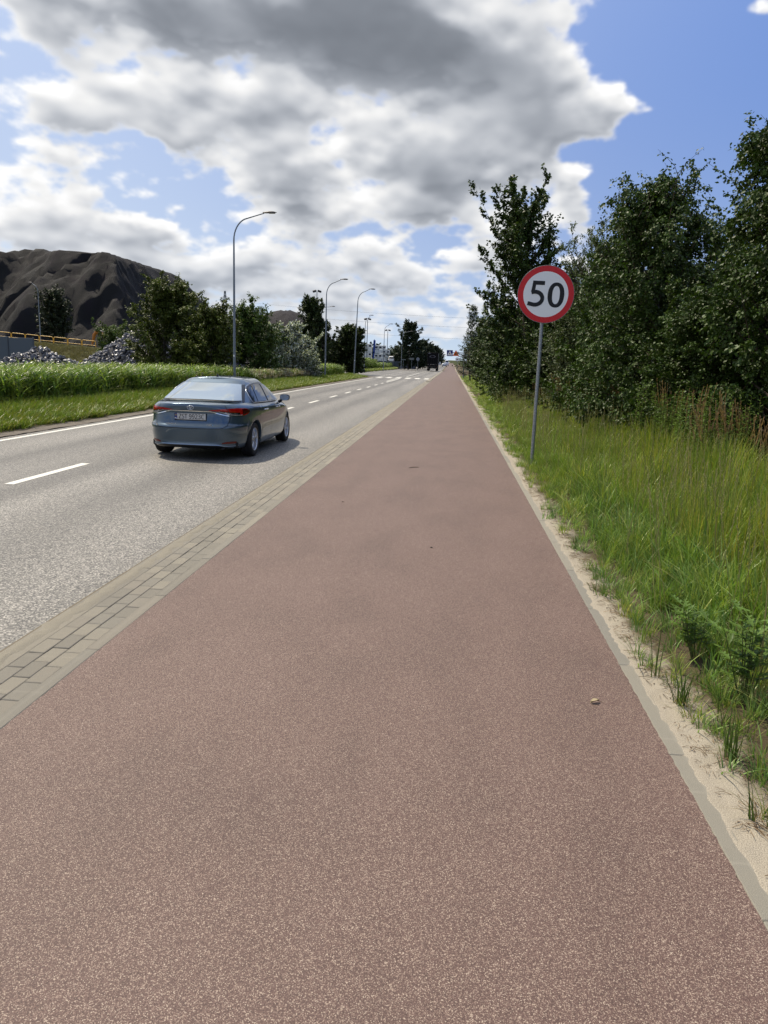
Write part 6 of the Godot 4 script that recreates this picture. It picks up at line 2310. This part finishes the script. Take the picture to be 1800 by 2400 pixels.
func build_yard() -> void:
	# grassy ramp with the yellow railing
	var b := MB.new()
	var rows := []
	for i in 41:
		var x := -28.0 - 2.5 * i
		var top := 2.0 + (-47.8 - x) * 0.0625 if x < -47.8 else 2.0 - (x + 47.8) * 0.11
		top = maxf(top, -0.5)
		var row := PackedVector3Array()
		for k in 6:
			var f := k / 5.0
			row.append(Vector3(x, lerpf(-0.6, top, sin(f * PI / 2)) + 0.1 * n_fine.get_noise_2d(x * 0.2, f * 3), lerpf(-80.0, -98.0, f)))
		row.append(Vector3(x, top, -108.0))
		row.append(Vector3(x, -0.6, -122.0))
		rows.append(row)
	b.grid(rows, true)
	for k in b.v.size():
		var n := n_fine.get_noise_2d(b.v[k].x * 0.3, b.v[k].z * 0.3)
		b.c[k] = Color(0.115, 0.105, 0.045).lerp(Color(0.085, 0.11, 0.035), clampf(0.5 + n, 0, 1))
	structure("embankment", b, M.soil)
	var r := rngs(411)
	var ts := []
	var cs := []
	for i in 5200:
		var x := -30.0 - 45.0 * r.randf()
		var f := r.randf()
		var top := maxf(2.0 + (-47.8 - x) * 0.0625 if x < -47.8 else 2.0 - (x + 47.8) * 0.11, -0.5)
		ts.append(put(r, Vector3(x, lerpf(-0.6, top, sin(f * PI / 2)) - 0.03, lerpf(-80.0, -98.0, f)), 0.7, 0.25 + 0.35 * r.randf()))
		cs.append(Color(1, 1, 1) * (0.7 + 0.6 * r.randf()))
	scatter("dry_grass", "dry yellow-brown grass on the slope below the yellow railing", "grass", tuft(5, 20, 0.3, 1.0, 0.04, 0.5, [Color(0.16, 0.14, 0.055), Color(0.12, 0.125, 0.04), Color(0.20, 0.16, 0.075)]), leaf_mat(0.6, 0.4), ts, cs)
	var rail := thing("railing", "yellow tubular hoop railing along the ramp at far left", "railing")
	var yellow := mat(Color(0.86, 0.66, 0.18), 0.4)
	for k in 15:
		var x1 := -47.8 - 1.98 * k
		var x0 := x1 - 1.88
		var y1 := 2.02 + (-47.8 - x1) * 0.0625
		var y0 := 2.02 + (-47.8 - x0) * 0.0625
		b = MB.new()
		b.tube([Vector3(x0, y0 - 0.1, -99), Vector3(x0, y0 + 0.85, -99), Vector3(x0 + 0.06, y0 + 0.99, -99), Vector3(x0 + 0.2, y0 + 1.03, -99), Vector3(x1 - 0.2, y1 + 1.05, -99), Vector3(x1 - 0.06, y1 + 1.0, -99), Vector3(x1, y1 + 0.85, -99), Vector3(x1, y1 - 0.1, -99)], rad(8, 0.042), 6)
		var hoop := part("hoop", b, yellow, rail)
		b = MB.new()
		b.tube([Vector3(x0, y0 + 0.45, -99), Vector3(x1, y1 + 0.45, -99)], [0.036, 0.036], 6)
		part("middle_rail", b, yellow, hoop)
	b = MB.new()
	b.box(Vector3(-62.0, 2.93, -98.5), Vector3(30.0, 0.16, 0.3), 0.02, Basis(Vector3(0, 0, 1), -0.0625))
	part("kerb_beam", b, M.concrete2, rail)
	var wall := thing("screen_wall", "blue-grey screen wall at the left edge in front of the railing", "wall", Vector3(-31.4, -0.5, -55.0))
	var grey := mat(Color(0.33, 0.36, 0.38), 0.7)
	for k in 7:
		b = MB.new()
		b.box(Vector3(-1.0 - 2.0 * k, 1.5 + 0.03 * k, 0), Vector3(1.93, 3.0 + 0.06 * k, 0.08), 0.01)
		part("panel", b, grey, wall)
		b = MB.new()
		b.box(Vector3(-2.0 * k, 1.55, 0.02), Vector3(0.07, 3.02, 0.12), 0.01)
		part("post", b, mat(Color(0.27, 0.29, 0.31), 0.6), wall)
	# excavator half hidden by the bush
	var ex := thing("excavator", "yellow excavator raising its arm behind the bright green bush", "excavator", Vector3(-49.6, 1.2, -112.0))
	var ey := mat(Color(0.66, 0.40, 0.09), 0.5)
	b = MB.new()
	b.box(Vector3(0.6, 1.6, 0), Vector3(3.0, 1.1, 2.4), 0.12)
	b.box(Vector3(1.7, 2.0, 0), Vector3(1.0, 1.2, 2.4), 0.2)
	part("body", b, ey, ex)
	b = MB.new()
	b.box(Vector3(-0.4, 2.4, 0.65), Vector3(1.3, 1.6, 1.0), 0.12)
	part("cab", b, mat(Color(0.06, 0.07, 0.08), 0.1), ex)
	for s in [-1.0, 1.0]:
		b = MB.new()
		b.box(Vector3(0.2, 0.5, 1.0 * s), Vector3(3.8, 0.8, 0.55), 0.3)
		part("track", b, mat(Color(0.06, 0.06, 0.06), 0.8), ex)
	b = MB.new()
	b.tube([Vector3(-0.6, 2.0, -0.3), Vector3(-2.0, 2.75, -0.3), Vector3(-4.5, 3.35, -0.3)], [0.3, 0.36, 0.2], 6)
	part("boom", b, ey, ex)
	b = MB.new()
	b.tube([Vector3(-4.3, 3.6, -0.3), Vector3(-4.8, 3.0, -0.3), Vector3(-5.2, 1.4, -0.3)], [0.22, 0.28, 0.16], 6)
	part("arm", b, ey, ex)
	b = MB.new()
	b.tube([Vector3(-1.6, 3.2, -0.3), Vector3(-4.4, 3.75, -0.3)], [0.06, 0.06], 6)
	part("ram", b, mat(Color(0.75, 0.75, 0.74), 0.2, 0.8), ex)
	b = MB.new()
	b.slab(PackedVector2Array([Vector2(-5.5, 1.5), Vector2(-5.9, 0.7), Vector2(-5.3, 0.2), Vector2(-4.7, 0.7), Vector2(-4.9, 1.5)]), -0.9, 0.3)
	part("bucket", b, mat(Color(0.16, 0.13, 0.10), 0.7), ex)
	var rd := thing("red_tipper", "red tipper body just showing above the taller rubble heap", "truck", Vector3(-36.6, -0.5, -90.0))
	b = MB.new()
	b.slab(PackedVector2Array([Vector2(-1.9, 1.4), Vector2(2.0, 1.4), Vector2(2.3, 3.2), Vector2(0.6, 4.55), Vector2(-1.4, 4.6), Vector2(-2.2, 3.6)]), -1.2, 1.2)
	part("body", b, mat(Color(0.50, 0.07, 0.06), 0.5), rd)
	b = MB.new()
	b.box(Vector3(0.8, 4.45, 1.0), Vector3(3.0, 0.10, 0.12), 0.02, Basis(Vector3(0, 0, 1), -0.32))
	part("rim_rail", b, mat(Color(0.75, 0.74, 0.72), 0.4), rd)
	for x in [-1.2, 1.2]:
		b = MB.new()
		b.lathe([Vector2(0, 0.3), Vector2(0.7, 0.3), Vector2(0.75, 0.2), Vector2(0.75, -0.2), Vector2(0.7, -0.3), Vector2(0, -0.3)], Vector3(x, 0.75, 1.0), 16, Basis(Vector3(1, 0, 0), PI / 2))
		part("wheel", b, mat(Color(0.05, 0.05, 0.05), 0.8), rd)
	# stacked white crates and the blue crane boom
	var gp := "white crates stacked beyond the side road"
	var crate: Node3D
	for blk in 2:
		for c in 4:
			for k in (4 if blk == 0 else 4):
				var x: float = (-28.4 if blk == 0 else -22.95) + 1.17 * c
				var y: float = 2.0 + 1.24 * k - (0.0 if blk == 0 else 0.35)
				if blk == 1 and k == 3 and c == 3: continue
				var lab: String = "%s white crate %s in the stack %s of the blue boom" % [["bottom-row", "second-row", "third-row", "top-row"][k], ["leftmost", "second from left", "second from right", "rightmost"][c], ["left", "right"][blk]]
				var at := Vector3(x, y, -230.0 + gauss(r) * 0.2)
				if crate == null:
					crate = thing("white_crate", lab, "crate", at, 0.0, gp + " left of the boom")
					b = MB.new()
					b.box(Vector3(0, 0.59, 0), Vector3(1.10, 1.16, 1.3), 0.04)
					part("box", b, mat(Color(0.90, 0.90, 0.86), 0.6), crate)
					b = MB.new()
					b.box(Vector3(0.06, 0.55, 0.655), Vector3(0.66, 0.52, 0.02), 0.005)
					part("opening", b, mat(Color(0.13, 0.13, 0.14), 0.7), crate)
				else:
					var o := dup(crate, "white_crate", lab, at, 0.0, gp + (" left of the boom" if blk == 0 else " right of the boom"))
					if r.randf() < 0.55: o.get_node("opening").free()
	var plinth := thing("yard_platform", "grey concrete platform under the stacked white crates", "platform", Vector3(-23.5, 0, -231.0))
	b = MB.new()
	b.box(Vector3(0, 0.6, 0), Vector3(14.0, 2.4, 5.0), 0.05)
	part("slab", b, M.concrete1, plinth)
	var cr := thing("blue_crane", "upright blue crane boom between the stacks of white crates", "crane", Vector3(-23.55, 1.6, -228.0))
	var bl := mat(Color(0.05, 0.22, 0.52), 0.4)
	b = MB.new()
	b.box(Vector3(0.12, 4.4, 0), Vector3(0.62, 3.9, 0.6), 0.06, Basis(Vector3(0, 0, 1), -0.03))
	part("upper_boom", b, bl, cr)
	b = MB.new()
	b.box(Vector3(0.0, 1.9, 0.05), Vector3(0.46, 2.2, 0.5), 0.05, Basis(Vector3(0, 0, 1), -0.05))
	part("lower_boom", b, bl, cr)
	b = MB.new()
	b.box(Vector3(-0.25, 0.5, 0.1), Vector3(0.9, 1.0, 0.9), 0.12, Basis(Vector3(0, 0, 1), -0.35))
	part("base", b, mat(Color(0.06, 0.08, 0.12), 0.5), cr)
	b = MB.new()
	b.tube([Vector3(0.1, 6.3, 0), Vector3(0.1, 6.6, 0)], [0.12, 0.08], 8)
	part("tip_pin", b, bl, cr)
	var fe := thing("fence", "low grey panel fence behind the reeds beyond the side road", "fence", Vector3(-24.0, 0.0, -205.0))
	for k in 7:
		b = MB.new()
		b.box(Vector3(1.0 + 2.05 * k, 1.0, 0), Vector3(1.95, 1.9, 0.05), 0.008)
		part("panel", b, mat(Color(0.22, 0.25, 0.29), 0.7), fe)
		b = MB.new()
		b.box(Vector3(2.05 * k - 0.02, 1.02, 0), Vector3(0.08, 2.0, 0.09), 0.01)
		part("post", b, M.pole, fe)
	far_car("van", "white van parked right of the stacked white crates", Vector3(-17.6, 1.3, -222.0), mat(Color(0.82, 0.82, 0.80), 0.4), 2.1)

func build_pylon() -> void:
	var t := thing("pylon", "distant steel lattice pylon rising beyond the black heaps", "pylon", Vector3(-212.0, 0.0, -700.0))
	var m := mat(Color(0.36, 0.39, 0.42), 0.6, 0.3)
	var w := func(y: float) -> float: return tab([[0.0, 4.6], [30.0, 2.3], [46.0, 1.5], [61.0, 0.5]], y)
	var b := MB.new()
	var lv := [0.0, 9.0, 17.0, 24.0, 30.0, 35.5, 40.5, 45.0, 49.5, 54.0, 58.0, 61.0]
	for sx in [-1.0, 1.0]:
		for sz in [-1.0, 1.0]:
			for i in lv.size() - 1:
				var a: float = w.call(lv[i]); var e: float = w.call(lv[i + 1])
				b.tube([Vector3(a * sx, lv[i], a * sz), Vector3(e * sx, lv[i + 1], e * sz)], [0.20, 0.20], 4)
	part("legs", b, m, t)
	b = MB.new()
	for i in lv.size() - 1:
		var a: float = w.call(lv[i]); var e: float = w.call(lv[i + 1])
		for s in [-1.0, 1.0]:
			b.tube([Vector3(-a, lv[i], a * s), Vector3(e, lv[i + 1], e * s)], [0.13, 0.13], 4)
			b.tube([Vector3(a, lv[i], a * s), Vector3(-e, lv[i + 1], e * s)], [0.13, 0.13], 4)
			b.tube([Vector3(a * s, lv[i], -a), Vector3(e * s, lv[i + 1], e)], [0.13, 0.13], 4)
	tag(part("bracing", b, m, t), "", "", "", "stuff")
	for q in [[36.0, 8.0], [46.5, 6.4], [55.0, 4.4]]:
		b = MB.new()
		for s in [-1.0, 1.0]:
			b.tube([Vector3(0, q[0] + 1.2, 0), Vector3(q[1] * s, q[0], 0)], [0.18, 0.12], 4)
			b.tube([Vector3(0, q[0] - 0.6, 0), Vector3(q[1] * s, q[0], 0)], [0.18, 0.12], 4)
			b.tube([Vector3(q[1] * s, q[0], 0), Vector3(q[1] * s, q[0] - 2.4, 0)], [0.16, 0.2], 4)
		part("cross_arm", b, m, t)
	var l := thing("power_line", "thin power cables hanging from the pylon across the far sky", "power line")
	for q in [[36.0, 8.0], [46.5, 6.4], [55.0, 4.4]]:
		for s in [-1.0, 1.0]:
			b = MB.new()
			var pts := []
			for i in 25:
				var f := i / 24.0
				pts.append(Vector3(lerpf(-212.0 + q[1] * s, 190.0, f), q[0] - 2.4 - 42.0 * f * (1.0 - f) * 0.5 - 6.0 * f, -700.0 - 30.0 * f))
			b.tube(pts, rad(25, 0.035), 4)
			part("cable", b, mat(Color(0.42, 0.45, 0.48), 0.6), l)

func _ready() -> void:
	var cam := Camera3D.new()
	cam.name = "camera"
	cam.transform = Transform3D(Basis(Vector3(0.99546, 0.03431, -0.08878), Vector3(-0.051, 0.97983, -0.19319), Vector3(0.08036, 0.19684, 0.97714)).orthonormalized(), Vector3(0, 1.65, 0))
	cam.fov = 68.88
	cam.near = 0.05
	cam.far = 5000
	add_child(cam)
	var we := WorldEnvironment.new()
	we.name = "environment"
	var e := Environment.new()
	e.background_mode = Environment.BG_SKY
	e.tonemap_mode = Environment.TONE_MAPPER_LINEAR
	e.tonemap_exposure = 1.0
	e.sdfgi_enabled = true
	e.ssao_enabled = true
	e.ssil_enabled = true
	e.sky = Sky.new()
	var pano := PanoramaSkyMaterial.new()
	pano.panorama = make_sky()
	e.sky.sky_material = pano
	we.environment = e
	add_child(we)
	var sun := DirectionalLight3D.new()
	sun.name = "sun"
	sun.light_color = Color(1.0, 0.95, 0.87)
	sun.light_energy = 1.6
	sun.light_angular_distance = 0.5
	sun.shadow_enabled = true
	sun.sky_mode = DirectionalLight3D.SKY_MODE_LIGHT_ONLY
	add_child(sun)
	sun.look_at_from_position(Vector3.ZERO, -Vector3(-0.47, 1.0, -0.35), Vector3.UP)
	make_materials()
	build_ground()
	build_heaps()
	build_yard()
	build_pylon()
	build_right_trees()
	build_left_trees()
	build_speed_sign()
	build_car()
	build_lamps()
	build_far_signs()
	build_truck()
	build_far_cars()
	build_grass()
	build_edge_plants()
